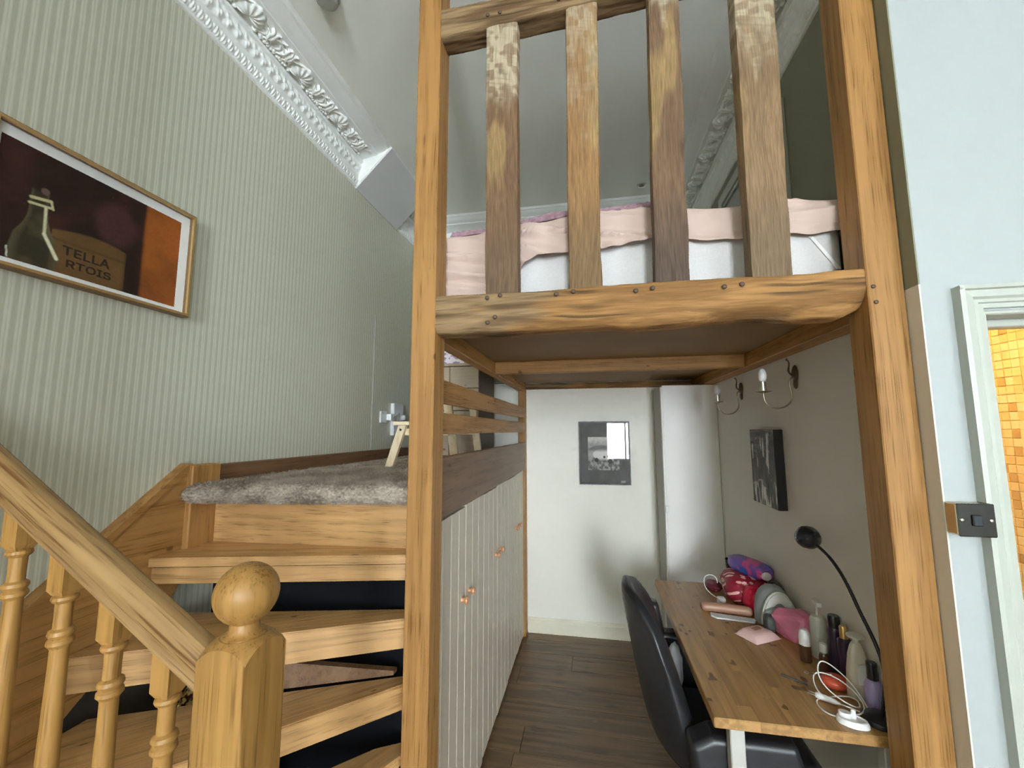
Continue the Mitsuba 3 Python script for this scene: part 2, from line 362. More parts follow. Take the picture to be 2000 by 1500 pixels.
part('door_1', 'door_stop', cat_([box(DX0+.012, DX0+.022, YW+.05, YW+.09, 0, DZ-.012), box(DX0, DX1, YW+.05, YW+.09, DZ-.034, DZ-.012)]), 'm_casing')

# bathroom beyond the doorway: mosaic tiles laid one by one where the doorway shows them
BX = 1.90
struct('wall_bathroom', box(BX, BX+.1, YW+.1, 3.2, 0, 2.5, 0), 'm_grout')
struct('wall_bathroom_back', box(XR+.1, BX+.1, 3.2, 3.3, 0, 2.5, 0), 'm_tile_d')
struct('ceiling_bathroom', box(XR+.1, BX+.1, YW+.1, 3.3, 2.5, 2.55, 0), 'm_white_wall')
tile = mikit.ply(box(-.005, 0, .0012, .0388, .0012, .0388, .002), 'm_tile_a')
tv = {}
for m in 'abcde': tv[m] = {**tile, 'bsdf': {'type': 'ref', 'id': 'm_tile_'+m}}
random.seed(3)
P, rows = .0400, []
for i in range(23, 30):          # y
    for j in range(12, 54):      # z
        y, z = YW+.1+(i-.2)*P, j*P
        m = random.choices('abcde', (44, 20, 9, 24, 3))[0]
        k = fresh('wall_bathroom__tile')
        scene[k] = {**tv[m], 'to_world': T().translate([BX+random.uniform(-.0006, .0006), y, z])}
far_t = {m: [] for m in 'abd'}
for i in list(range(0, 23))+list(range(30, 46)):
    for j in range(0, 62):
        far_t[random.choice('abd')].append(mv(trimesh.creation.box(bounds=[[-.005, .0012, .0012], [0, .0388, .0388]]), (BX, YW+.1+(i-.2)*P, j*P)))
for m in 'abd':
    k = fresh('wall_bathroom__tile_field'); scene[k] = mikit.ply(cat_(far_t[m]), 'm_tile_'+m); labels[k] = {'kind': 'stuff'}
k = thing('ceiling_lamp', 'round bathroom ceiling lamp glowing warm beyond the doorway', 'lamp')
part(k, 'base', lathe([(0, 0), (.13, 0), (.13, .03), (0, .03)], 32, (1.40, 2.1, 2.469)), 'm_white_plastic')
scene[k+'__diffuser'] = mikit.ply(lathe([(0, -.05), (.06, -.045), (.1, -.028), (.12, 0), (0, 0)], 32, (1.40, 2.1, 2.468)), 'm_white_plastic', True, emitter={'type': 'area', 'radiance': {'type': 'rgb', 'value': list(LAMP_LIGHT)}})

# ------------------------------------------------------------------ cornice
PROF = [(0, .246, 0), (.006, .243, 0), (.011, .238, 0), (.011, .231, 0), (.009, .229, 1), (.018, .186, 1), (.022, .183, 0), (.022, .166, 0), (.025, .163, 2), (.036, .097, 2), (.038, .092, 0), (.044, .090, 0), (.050, .083, 0), (.050, .074, 0), (.046, .070, 0), (.048, .062, 0),
        (.148, .046, 0), (.152, .047, 0), (.156, .044, 0), (.157, .037, 0), (.176, .034, 0), (.198, .026, 0), (.213, .014, 0), (.220, .012, 0), (.226, .012, 0), (.232, .008, 0), (.234, .004, 0), (.243, 0, 0)]
def cornice_mesh(L, ds=.0034):
    """in local space: s along x, offset d from the wall along +y, drop h along -z; small leaf bands are raised relief"""
    pts = []
    for (d0, h0, k0), (d1, h1, k1) in zip(PROF[:-1], PROF[1:]):
        n = 10 if (k0 and k0 == k1) else 1
        for q in range(n): pts.append((d0+(d1-d0)*q/n, h0+(h1-h0)*q/n, k0 if n > 1 else 0, q/n))
    pts.append((PROF[-1][0], PROF[-1][1], 0, 0)); pts = np.array(pts)
    s = np.arange(0, L+ds/2, ds)
    S, D = np.meshgrid(s, pts[:, 0], indexing='ij'); H = np.broadcast_to(pts[:, 1], S.shape).copy(); K = pts[:, 2]; V = pts[:, 3]
    nd, nh = .97, .24
    amp = np.zeros_like(S)
    v = np.broadcast_to(V, S.shape)
    win = np.sin(np.pi*np.clip(v, 0, 1))**.5
    u = S/.034; a1 = np.abs(np.sin(np.pi*(u+.5*v)))**.6*(.7+.3*np.sin(2*np.pi*(3*u-.6*v)))
    amp += np.where(K == 1, .0105*win*a1, 0)
    uu = S/.046+.55*v; tw = np.sin(2*np.pi*uu+1.2*np.sin(3*np.pi*v)); t2 = np.sin(2*np.pi*(S/.0153+1.1*v))
    amp += np.where(K == 2, win*(.0045+.0036*tw+.0024*t2*np.clip(tw+.3, 0, 1)), 0)
    return grid(np.stack([S, D+nd*amp, -H-nh*amp], -1))
def shell_mesh():
    n, k = 22, 19
    r = np.linspace(0, 1, n)[:, None]; a = np.linspace(-1.9, 1.9, k*2+1)[None]
    ribs = np.cos(a*12.5)*.5+.5
    R = r*(.047+.004*np.abs(np.cos(a*6.25)))*(1-.08*np.abs(a))
    z = .004+.010*np.sin(np.pi*np.clip(r*.9+.05, 0, 1))*(.45+.55*ribs)+0*a
    z = np.where(r > .97, -.002, z)
    return grid(np.stack([R*np.sin(a), R*np.cos(a)*.95+.020, z], -1))
def leaf_mesh(side):
    n = 15; t = np.linspace(0, 1, n)
    ms = []
    for k, (x0, y0, cx, L, w, h) in enumerate([(0, .004, .035, .068, .012, .012), (.010, .012, -.03, .058, .009, .010), (-.012, .008, .02, .05, .009, .009)]):
        px = x0+cx*t**1.6+.010*np.sin(5*t); py = y0+L*t-.012*t**3
        wv = w*np.sin(np.pi*np.clip(t*.92+.06, 0, 1))**.7
        c = np.linspace(-1, 1, 7)
        ser = 1+.22*np.sin(26*t)
        Pg = np.stack([px[:, None]+wv[:, None]*c*ser[:, None], py[:, None]+0*c, h*(.35+.65*np.sin(np.pi*t*.8+.4))[:, None]*(1-.75*c**2)-.001*np.abs(c)*2], -1)
        ms.append(grid(Pg))
    for q in range(3): ms.append(mv(trimesh.creation.icosphere(1, .0075), (-.018+.018*q, .004+.003*(q % 2), .003)))
    m = cat_(ms)
    if side < 0: m.vertices[:, 0] *= -1; m.invert()
    return m
SH, LF, LG = shell_mesh(), leaf_mesh(1), leaf_mesh(-1)
for m_, s_, o_ in ((SH, (1.38, 1.42, 1.8), -.004), (LF, (1.55, 1.42, 1.9), -.002), (LG, (1.55, 1.42, 1.9), -.002)): m_.vertices = m_.vertices*np.array(s_)+[0, o_, 0]
SHp, LFp, LGp = [mikit.ply(m, 'm_plaster', True) for m in (SH, LF, LG)]
def cornice(name, o, s, d, L, first=.0, motifs=True):
    """o: start point at wall and ceiling, s: direction along, d: direction out from the wall"""
    s, d = np.array(s, float), np.array(d, float); z = np.array([0, 0, 1.])
    F = np.eye(4); F[:3, 0], F[:3, 1], F[:3, 2], F[:3, 3] = s, d, z, o
    m = cornice_mesh(L)
    m.apply_transform(F)
    struct(name, m, 'm_plaster', True)
    if not motifs: return
    vdir = d*.9874+z*.158; nrm = np.cross(s, vdir)
    if nrm@d < 0: nrm = -nrm
    base = np.array(o)+d*.054-z*.0615
    mir = np.cross(s, vdir)@nrm < 0
    def put(kind, pl, x):
        G = np.eye(4); G[:3, 0], G[:3, 1], G[:3, 2], G[:3, 3] = (-s if mir else s), vdir, nrm, base+s*x
        k = fresh(name+'__'+kind); scene[k] = {**pl, 'to_world': T(G.tolist())}
    x = first
    while x < L+.2:
        for kind, pl, dx in (('shell', SHp, 0), ('acanthus_leaf', LFp, .082), ('acanthus_leaf', LGp, .118), ('acanthus_leaf', LFp, .158), ('acanthus_leaf', LFp, .192), ('acanthus_leaf', LGp, .232)):
            if .04 < x+dx < L-.04: put(kind, pl, x+dx)
        x += .31
cornice('trim_1', (XL, .6, ZC), (0, 1, 0), (1, 0, 0), 1.70, first=.735-.62)
cornice('trim_2', (XL, 2.86, ZC), (0, 1, 0), (1, 0, 0), .54, first=.10)
cornice('trim_3', (XR, 3.40, ZC), (0, -1, 0), (-1, 0, 0), 2.10, first=.1)
cornice('trim_4', (XR-.0, YB-.10, ZC), (-1, 0, 0), (0, -1, 0), XR-XL, first=.15, motifs=False)
# plain boxed section that interrupts the left cornice
sx = [(XL, 3.148), (XL+.006, 3.146), (XL+.246, 3.391), (XL+.246, ZC), (XL, ZC)]
struct('trim_5', extr(sx, 'y', 2.29, 2.86), 'm_plaster_grey')
struct('trim_6', extr([(XL, 3.152), (XL+.24, 3.397), (XL+.24, ZC), (XL, ZC)], 'y', 2.286, 2.29), 'm_plaster')

# ------------------------------------------------------------------ ceiling fittings
k = thing('smoke_detector', 'round grey ceiling fitting beside the ornate left cornice', 'detector')
part(k, 'base', lathe([(0, 0), (.048, 0), (.05, -.006), (.048, -.014), (0, -.014)], 32, (-1.035, 1.372, ZC)), 'm_grey_side', 40)
part(k, 'cover', lathe([(.044, -.014), (.043, -.03), (.035, -.038), (0, -.04)], 32, (-1.035, 1.372, ZC)), 'm_grey_side', 40)
k = thing('downlight', 'tiny round recessed downlight in the ceiling above the bed', 'light')
part(k, 'bezel', lathe([(.018, -.001), (.022, -.006), (.036, -.004), (.037, 0), (.018, 0)], 28, (.412, 3.02, ZC)), 'm_chrome', 40)
part(k, 'lens', lathe([(0, -.002), (.018, -.002), (.018, -.0005), (0, -.0005)], 24, (.412, 3.02, ZC)), 'm_grey_side')

# ------------------------------------------------------------------ white framed pane on the olive wall of the loft
struct('window_2', box(XR-.012, XR-.002, 1.92, 2.66, 2.1, 3.0, 0), 'm_grey_side')
part('window_2', 'window_frame', cat_([box(XR-.035, XR, 1.868, 1.925, 2.05, 3.055), box(XR-.035, XR, 2.655, 2.712, 2.05, 3.055), box(XR-.035, XR, 1.868, 2.712, 2.995, 3.055), box(XR-.025, XR, 1.92, 2.66, 2.975, 2.998)]), 'm_casing')

# ------------------------------------------------------------------ loft bed frame
LB = thing('loft_bed_frame', 'tall oak loft bed frame with rustic slats above the desk nook', 'loft bed')
def post(x0, x1, y0, y1, z1, m='m_oak_z'): return box(x0, x1, y0, y1, 0, z1, .003)
part(LB, 'post', post(-.592, -.507, 1.30, 1.40, 3.32), 'm_oak_z', label='front post beside the stairs')
part(LB, 'post', post(.776, .866, 1.30, 1.40, 3.32), 'm_oak_z', label='front post beside the white wall')
part(LB, 'post', post(-.585, -.53, 3.40, 3.495, 2.0), 'm_oak_z', label='rear post in the corner behind the cupboards')
def rough_beam(x0, x1, zb, zt, y0, y1, seed, amp=.004, nx=150, round_=.012, waney=None):
    """hewn beam along x: zb, zt functions of x; cross section points run around the beam"""
    xs = np.linspace(x0, x1, nx)
    prm = []
    N = 14
    for q in range(N): prm.append((0, q/N))       # front, up
    for q in range(N): prm.append((q/N, 1))       # top, back
    for q in range(N): prm.append((1, 1-q/N))
    for q in range(N): prm.append((1-q/N, 0))
    prm = np.array(prm)
    Pp = np.zeros((nx, len(prm)+1, 3))
    for i, x in enumerate(xs):
        b, t = zb(x), zt(x)
        Y = y0+(y1-y0)*prm[:, 0]; Z = b+(t-b)*prm[:, 1]
        cy, cz = (y0+y1)/2, (b+t)/2; hy, hz = (y1-y0)/2, (t-b)/2
        ey = np.clip(np.abs(Y-cy)-(hy-round_), 0, None); ez = np.clip(np.abs(Z-cz)-(hz-round_), 0, None)
        l = np.hypot(ey, ez); sc = np.where((ey > 0) & (ez > 0) & (l > round_), round_/np.maximum(l, 1e-9), 1)
        Y = cy+np.sign(Y-cy)*(np.minimum(np.abs(Y-cy), hy-round_)+ey*sc); Z = cz+np.sign(Z-cz)*(np.minimum(np.abs(Z-cz), hz-round_)+ez*sc)
        if waney: Y = Y+waney(x, (Z-b)/(t-b))*np.where(prm[:, 0] < .5, 1, 0)
        q = np.c_[np.full(len(prm), x), Y, Z]; Pp[i, :-1] = q; Pp[i, -1] = q[0]
    f = (meshkit.fbm(Pp*np.array([7, 45, 45]), 4, seed)-.5)*2*amp+(meshkit.noise(Pp*np.array([25, 160, 160]), seed+5)-.5)*amp*.7
    f[:, -1] = f[:, 0]
    c = np.stack([xs, np.full(nx, (y0+y1)/2), np.array([(zb(x)+zt(x))/2 for x in xs])], -1)[:, None]
    dirn = Pp-c; dirn /= np.maximum(np.linalg.norm(dirn, axis=-1, keepdims=True), 1e-9)
    m = grid(Pp+dirn*f[..., None])
    ends = []
    for e, fl in ((0, False), (nx-1, True)):
        ring = m.vertices.reshape(nx, -1, 3)[e, :-1]; cc = ring.mean(0); n = len(ring)
        fa = [[n, k, (k+1) % n] if fl else [n, (k+1) % n, k] for k in range(n)]
        ends.append(trimesh.Trimesh(np.vstack([ring, cc]), fa, process=False))
    m = cat_([m]+ends)
    return m
BXs = [-.507, -.311, -.159, .049, .149, .276, .377, .45, .516, .596, .713, .753, .78]
BZs = [1.927, 1.921, 1.924, 1.927, 1.918, 1.923, 1.932, 1.934, 1.932, 1.922, 1.921, 1.936, 1.952]
zb = lambda x: float(np.interp(x, BXs, BZs)); zt = lambda x: 2.056+.002*math.sin(9*x)
def wan(x, v):
    d = np.clip((x-.30)/.12, 0, 1)*np.clip((.66-x)/.12, 0, 1)
    s = np.clip((x-.66)/.12, 0, 1)
    return d*.035*np.clip(1-v*3.2, 0, 1)+.012*np.clip(1-v*5, 0, 1)+s*.03*np.clip(1-v*2.2, 0, 1)
bm = part(LB, 'front_beam', rough_beam(-.507, .776, zb, zt, 1.304, 1.40, 3, .004, waney=wan), 'm_rustic_x', 40)
nail = mikit.ply(mv(trimesh.creation.icosphere(1, 1.0), (0, 0, 0)), 'm_nail', True)
def nails(parent, pts, y, r=.0075):
    for x, z in pts:
        k = fresh(parent+'__nail'); scene[k] = {**nail, 'to_world': T().translate([x, y, z]).scale([r, r*.6, r])}
nails(bm, [(-.326, 2.037), (-.283, 2.043), (-.098, 2.035), (-.044, 2.04), (.148, 2.03), (.198, 2.035), (.403, 2.026), (.452, 2.03), (-.325, 1.953), (-.3, 1.97)], 1.299)
nails(LB+'__post_001', [(.79, 2.0), (.793, 1.955)], 1.2985, .006)
trz = lambda x: float(np.interp(x, [-.5, .25, .78], [3.035, 3.085, 3.115]))
trt = lambda x: trz(x)+.115+.008*math.sin(7*x)
tr = part(LB, 'top_rail', rough_beam(-.507, .776, trz, trt, 1.304, 1.392, 8, .0045), 'm_rustic_x', 40)
nails(tr, [(-.33, 3.085), (-.285, 3.087), (-.075, 3.095), (-.02, 3.10)], 1.301, .007)
def slat(xb0, xb1, xt0, xt1, z1, seed, y0=1.318, y1=1.352):
    Z0 = 2.046
    """salvaged upright plank, slightly uneven"""
    nz = 90; zs = np.linspace(Z0, z1, nz); N = 8
    prm = [(q/N, 0) for q in range(N)]+[(1, q/3) for q in range(3)]+[(1-q/N, 1) for q in range(N)]+[(0, 1-q/3) for q in range(3)]
    prm = np.array(prm+[prm[0]]); Pp = np.zeros((nz, len(prm), 3))
    for i, z in enumerate(zs):
        t = (z-2.05)/(3.03-2.05); a = xb0+(xt0-xb0)*t; b = xb1+(xt1-xb1)*t
        a += .005*(meshkit.noise(np.array([[z*5, seed, 0]]), seed)[0]-.5); b += .006*(meshkit.noise(np.array([[z*5, seed, 9]]), seed)[0]-.5)
        X = a+(b-a)*prm[:, 0]; Y = y0+(y1-y0)*prm[:, 1]
        ex = np.minimum(prm[:, 0], 1-prm[:, 0])*(b-a); ey = np.minimum(prm[:, 1], 1-prm[:, 1])*(y1-y0)
        corner = (ex < .001) & (ey < .001)
        X = np.where(corner, X+np.sign((a+b)/2-X)*.003, X); Y = np.where(corner, Y+np.sign((y0+y1)/2-Y)*.003, Y)
        Pp[i] = np.c_[X, Y, np.full(len(X), z)]
    f = (meshkit.fbm(Pp*np.array([50, 50, 9]), 3, seed)-.5)*.005; f[:, -1] = f[:, 0]
    c = Pp.mean(1, keepdims=True); dr_ = Pp-c; dr_ /= np.maximum(np.linalg.norm(dr_, axis=-1, keepdims=True), 1e-9)
    m = grid(Pp+dr_*f[..., None])
    ring = m.vertices.reshape(nz, -1, 3)[-1, :-1]; n = len(ring)
    return cat_([m, trimesh.Trimesh(np.vstack([ring, ring.mean(0)]), [[n, k, (k+1) % n] for k in range(n)], process=False)])
Y0 = 1.3
for a, b, c, d, z1, sd in ((-.338, -.223, -.340, -.222, 3.05, 1), (-.057, .047, -.053, .057, 3.07, 2), (.208, .313, .220, .323, 3.09, 3), (.484, .598, .484, .606, 3.11, 4)):
    part(LB, 'slat', slat(a, b, c, d, z1, sd, Y0+.012, Y0+.075), 'm_rustic_z', 40)
part(LB, 'side_rail', box(-.585, -.53, 1.40, 3.42, 1.925, 1.99), 'm_oak_y', label='side rail on the landing side')
part(LB, 'side_rail', box(.79, .866, 1.40, 3.5, 1.922, 1.99), 'm_oak_y', label='side rail along the nook wall')
part(LB, 'joist', box(-.53, .79, 2.30, 2.35, 1.922, 1.99), 'm_oak_x')
part(LB, 'back_beam', box(-.53, .79, 3.44, 3.5, 1.945, 1.99), 'm_rustic_x')
part(LB, 'deck', box(-.58, .864, 1.395, 3.395, 1.99, 2.02, .001), 'm_deck', label='plain tan board underside of the bed')
part(LB, 'guard_rail', box(-.553, -.53, 1.40, 3.41, 1.70, 1.787), 'm_oak_y')
part(LB, 'guard_rail', box(-.553, -.53, 1.40, 3.41, 1.587, 1.665), 'm_oak_y')
part(LB, 'fascia_board', box(-.555, -.53, 1.40, 3.41, 1.285, 1.503), 'm_dark_oak', label='wide darker board under the guard rails')

# mattress, sheet, blanket
MT = thing('mattress', 'white mattress lying on the loft bed behind the slats', 'mattress')
part(MT, 'core', rbox(-.515, .818, 1.452, 3.36, 2.021, 2.335, .045), 'm_mattress', 30)
part(MT, 'piping', tube([(-.49, 1.452, 2.068), (.77, 1.452, 2.068)], .004, 6), 'm_mattress_trim', True)
part(MT, 'strap', hull([(.712, 1.4505, 2.225), (.724, 1.4505, 2.225), (.785, 1.4505, 2.11), (.797, 1.4505, 2.11), (.712, 1.447, 2.225), (.724, 1.447, 2.225), (.785, 1.447, 2.11), (.797, 1.447, 2.11)]), 'm_mattress_trim')
def sheet():
    nx, nv = 260, 90
    X = np.linspace(-.525, .828, nx); v = np.linspace(0, 1, nv)
    low = np.interp(X, [-.53, -.34, -.27, -.23, -.17, -.05, .1, .25, .31, .44, .6, .75, .83], [2.025, 2.03, 2.09, 2.185, 2.215, 2.216, 2.228, 2.246, 2.238, 2.222, 2.224, 2.221, 2.232])
    top = np.interp(X, [-.53, -.36, -.08, .23, .45, .83], [2.333, 2.338, 2.366, 2.372, 2.352, 2.345])
    Pp = np.zeros((nx, nv, 3))
    for i, x in enumerate(X):
        L1 = top[i]-low[i]; r = .03; L = L1+.9
        s = v**1.25*L
        y = np.where(s < L1-r, 1.445, np.where(s < L1+r, 1.445+r*(1-np.cos(np.clip((s-(L1-r))/(2*r), 0, 1)*np.pi/2)), 1.445+r+(s-L1-r)))
        z = np.where(s < L1-r, low[i]+s, np.where(s < L1+r, top[i]-r+r*np.sin(np.clip((s-(L1-r))/(2*r), 0, 1)*np.pi/2), top[i]))
        Pp[i] = np.c_[np.full(nv, x), y, z]
    q = Pp.copy(); xx = q[..., 0]; zz = q[..., 2]; yy = q[..., 1]
    sag = zz+.05*np.sin(3.1*xx+.6)+.06*xx
    f1 = meshkit.fbm(np.stack([xx*3.5, sag*34, yy*6], -1), 3, 2)-.5
    ridge = 1-np.abs(2*meshkit.noise(np.stack([xx*2.6, sag*26+2, yy*5], -1), 7)-1)
    d = .022*f1+.030*(ridge**4-.2)
    edge = np.exp(-((zz-low[:, None])/.014)**2)*(yy < 1.46)
    d = d+.007*edge*(1+1.2*np.sin(xx*60+5*np.sin(xx*7))*np.clip(np.sin(xx*5+1), 0, 1))
    fr = np.clip((1.5-yy)/.05, 0, 1)
    q[..., 1] -= np.clip(d+.014, .002, .055)*fr
    q[..., 2] += d*(1-fr)*.6+.004
    q[:, 0, 2] += .003*np.sin(X*60)
    return grid(q)
single('fitted_sheet', sheet(), 'm_pink_sheet', 'pale pink rumpled sheet pulled over the mattress, hanging lowest at the left', 'sheet', True)
def blanket():
    nx, ny = 120, 40
    X = np.linspace(-.52, .33, nx); Y = np.linspace(1.482, 2.6, ny)
    Xg, Yg = np.meshgrid(X, Y, indexing='ij')
    top = np.interp(Xg, [-.52, -.36, -.08, .23, .33], [2.352, 2.362, 2.392, 2.402, 2.395])
    e = np.minimum(1, (Yg-1.482)/.05)
    Z = top+.036*np.sqrt(np.clip(1-(1-e)**2, 0, 1))+.012*(meshkit.fbm(np.stack([Xg*9, Yg*9, 0*Xg], -1), 3, 4)-.5)+.002*np.sin(Xg*260)
    bot = np.stack([Xg[:, :1], Yg[:, :1], top[:, :1]-.004], -1)
    return grid(np.concatenate([bot, np.stack([Xg, Yg+.01*np.sin(Xg*13), Z], -1)], 1))
single('blanket', blanket(), 'm_purple', 'thin dusky purple knitted blanket edge on top of the pink sheet', 'blanket', True)

# ------------------------------------------------------------------ landing
struct('landing', box(XL, -.556, 1.425, YB, 1.29, 1.375, .001), 'm_oak_x')
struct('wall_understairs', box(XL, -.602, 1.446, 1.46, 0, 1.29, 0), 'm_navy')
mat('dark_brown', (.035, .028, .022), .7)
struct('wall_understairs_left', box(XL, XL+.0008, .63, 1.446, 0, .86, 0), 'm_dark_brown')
# landing skirting along the left wall and the back
struct('baseboard_landing', box(XL, XL+.02, 1.40, YB, 1.36, 1.472, .004), 'm_dark_oak')
# carpet with a thick shaggy front edge
CK = thing('carpet', 'thick grey beige shaggy carpet on the landing with a rounded front edge', 'carpet')
def carpet_front(x): return float(np.interp(x, [-1.43, -1.30, -.60], [1.235, 1.268, 1.362]))
def carpet_mesh():
    nx, nv = 90, 60
    X = np.linspace(-1.402, -.596, nx); pp = np.zeros((nx, nv, 3))
    for i, x in enumerate(X):
        yf = carpet_front(x); r = .034
        s = np.linspace(0, 1, 24); a = s*np.pi
        nose = np.c_[yf+r-r*np.sin(a)*1.0, 1.378-r*np.cos(a)]
        under = np.array([[1.42, 1.344]])
        flat = np.c_[np.linspace(yf+r+.01, YB-.002, nv-25), np.full(nv-25, 1.412)]
        pp[i] = np.c_[np.full(nv, x), np.vstack([under, nose, flat])]
    side = np.clip((X+1.402)/.03, 0, 1)**.5
    pp[:, :, 2] = 1.378+(pp[:, :, 2]-1.378)*(.75+.25*side)[:, None]
    f = meshkit.fbm(pp*60, 3, 3)-.5
    pp[:, 1:, 2] += f[:, 1:]*.010; pp[:, 1:, 1] += np.where(pp[:, 1:, 1] < 1.5, f[:, 1:]*.012, 0)
    return grid(pp)
cm = carpet_mesh()
part(CK, 'backing', cm, 'm_carpet', True)
def pile():
    n = 26000
    pts, fi = trimesh.sample.sample_surface(cm, n*3, seed=5)
    nr = cm.face_normals[fi]; nr *= np.sign((nr*(pts-np.array([0, 1.5, 1.36])-np.c_[pts[:, 0], 0*pts[:, 0], 0*pts[:, 0]])).sum(1))[:, None]+1e-9
    w = np.exp(-np.clip(pts[:, 1]-1.30, 0, 9)/.45); keep = (rng.random(len(pts)) < w) & (pts[:, 2] > 1.352)
    pts, nr = pts[keep][:n], nr[keep][:n]
    k = len(pts); d = nr+rng.normal(0, .55, (k, 3)); d /= np.linalg.norm(d, axis=1)[:, None]
    t = np.cross(d, rng.normal(size=(k, 3))); t /= np.linalg.norm(t, axis=1)[:, None]
    h = rng.uniform(.007, .015, (k, 1)); wd = .0011
    v = np.stack([pts-t*wd, pts+t*wd, pts+d*h], 1).reshape(-1, 3)
    return trimesh.Trimesh(v, np.arange(3*k).reshape(-1, 3), process=False)
part(CK, 'pile', pile(), 'm_carpet', kind='stuff')

# ------------------------------------------------------------------ staircase
ST = thing('staircase', 'open riser oak winder staircase with ball topped newel climbing to the landing', 'staircase')
R_ = .1986
def tread(z, poly, nose, lip_h, ext=.0):
    """poly: outline; nose: the nosing's points (front edge); the lip board hangs under the nosing"""
    P_ = Polygon(poly).buffer(0)
    body = extr(P_.buffer(-.004).buffer(.004), 'z', z-.026, z-.006)
    top = extr(P_.buffer(-.004), 'z', z-.008, z)
    edge = extr(P_.buffer(-.0015), 'z', z-.028, z-.003)
    tm = f'm_tread_{round(z/R_)}' if 3 <= round(z/R_) <= 6 else 'm_stair_x'
    k = part(ST, 'tread', cat_([body, top, edge]), tm)
    n = np.array(nose, float); P2 = []
    from shapely.geometry import LineString
    ctr = np.array(P_.centroid.coords[0]); ln = LineString(n)
    A = ln.parallel_offset(.026, 'left'); a1 = np.array(A.coords)
    if np.linalg.norm(a1.mean(0)-ctr) > np.linalg.norm(n.mean(0)-ctr): A = ln.parallel_offset(.026, 'right')
    part(k, 'lip', extr(A.buffer(.009, cap_style=2), 'z', z-lip_h, z-.034), tm)
    return k
xs_ = XL+.035
OY = .69
tread(6*R_, [(xs_, 1.158), (-.600, 1.342), (-.597, 1.44), (xs_, 1.44)], [(xs_, 1.158), (-.600, 1.342)], .085)
tread(5*R_, [(xs_, .940), (-.600, 1.343), (-.598, 1.42), (xs_, 1.24)], [(xs_, .940), (-.600, 1.343)], .098)
tread(4*R_, [(xs_, OY), (-1.255, OY), (-.600, 1.345), (-.597, 1.40), (xs_, 1.03)], [(-1.255, OY), (-.600, 1.345)], .085)
tread(3*R_, [(-1.33, OY), (-.935, OY), (-.596, 1.335), (-.596, 1.40), (-.70, 1.34)], [(-.935, OY), (-.594, 1.32)], .085)
tread(2*R_, [(-.98, OY), (-.560, OY+.01), (-.560, 1.295), (-.62, 1.295)], [(-.560, OY+.01), (-.560, 1.295)], .085)
tread(1*R_, [(-.62, OY), (-.32, OY), (-.32, 1.295), (-.62, 1.295)], [(-.32, OY), (-.32, 1.295)], .085)
part(ST, 'riser', extr([(xs_, 1.376), (-.594, 1.418), (-.594, 1.436), (xs_, 1.394)], 'z', 6*R_, 1.372), 'm_stair_x', label='closed top riser under the carpet')
part(ST, 'bearer', hull([(x, y+dy, z) for x, y, z0, z1 in ((-1.02, 1.225, .795, .885), (-.66, 1.38, .795, .808)) for z in (z0, z1) for dy in (0, .025)]), 'm_dark_oak')
# wall string: sloping board with an upright end block at the landing
strp = [(1.29, 1.476), (1.275, 1.462), (.80, 1.085), (.36, .735), (.36, .40), (.62, .50), (.80, .72), (.94, .80), (1.04, .885), (1.20, .95), (1.29, 1.10)]
part(ST, 'wall_string', extr(strp, 'x', XL+.001, XL+.034), 'm_oak_y')
part(ST, 'string_cap', extr([(1.285, 1.484), (1.270, 1.484), (.355, .748), (.355, .735), (.36, .728), (1.285, 1.468)], 'x', XL+.0, XL+.042), 'm_oak_y')
part(ST, 'end_block', box(XL, XL+.055, 1.272, 1.39, 1.165, 1.478, .004), 'm_oak_z')
# handrail, moulded section, sloping along x
def section_sweep(sec, p0, p1):
    p0, p1 = np.array(p0, float), np.array(p1, float); sec = np.array(sec, float)
    V = np.vstack([np.c_[np.full(len(sec), p[0]), p[1]+sec[:, 0], p[2]+sec[:, 1]] for p in (p0, p1)]); n = len(sec)
    F = [[k, (k+1) % n, n+(k+1) % n] for k in range(n)]+[[k, n+(k+1) % n, n+k] for k in range(n)]
    tri = trimesh.creation.triangulate_polygon(Polygon(sec), engine='earcut')
    V2, F2 = tri
    a = np.vstack([np.c_[np.full(len(V2), p[0]), p[1]+V2[:, 0], p[2]+V2[:, 1]] for p in (p0, p1)])
    m = cat_([trimesh.Trimesh(V, F, process=False), trimesh.Trimesh(a, np.vstack([F2[:, ::-1], F2+len(V2)]), process=False)])
    trimesh.repair.fix_normals(m); return m
RY = .647
rz = lambda x: 1.214+.602*(-.652-x)
sec = [(-.015, -.034), (-.0245, -.034), (-.0245, -.027), (-.021, -.022), (-.0205, -.017), (-.0245, -.012), (-.0265, 0), (-.0255, .012), (-.021, .022), (-.012, .030), (0, .033), (.012, .030), (.021, .022), (.0255, .012), (.0265, 0), (.0245, -.012), (.0205, -.017), (.021, -.022), (.0245, -.027), (.0245, -.034), (.015, -.034)]
part(ST, 'handrail', section_sweep(sec, (XL+.003, RY, rz(XL+.003)), (-.62, RY, rz(-.62))), 'm_oak_rail', 25)
part(ST, 'outer_string', section_sweep([(-.018, -.15), (.018, -.15), (.018, .12), (-.018, .12)], (XL+.003, RY, rz(XL)-.95), (-.62, RY, rz(-.62)-.95)), 'm_oak_rail')
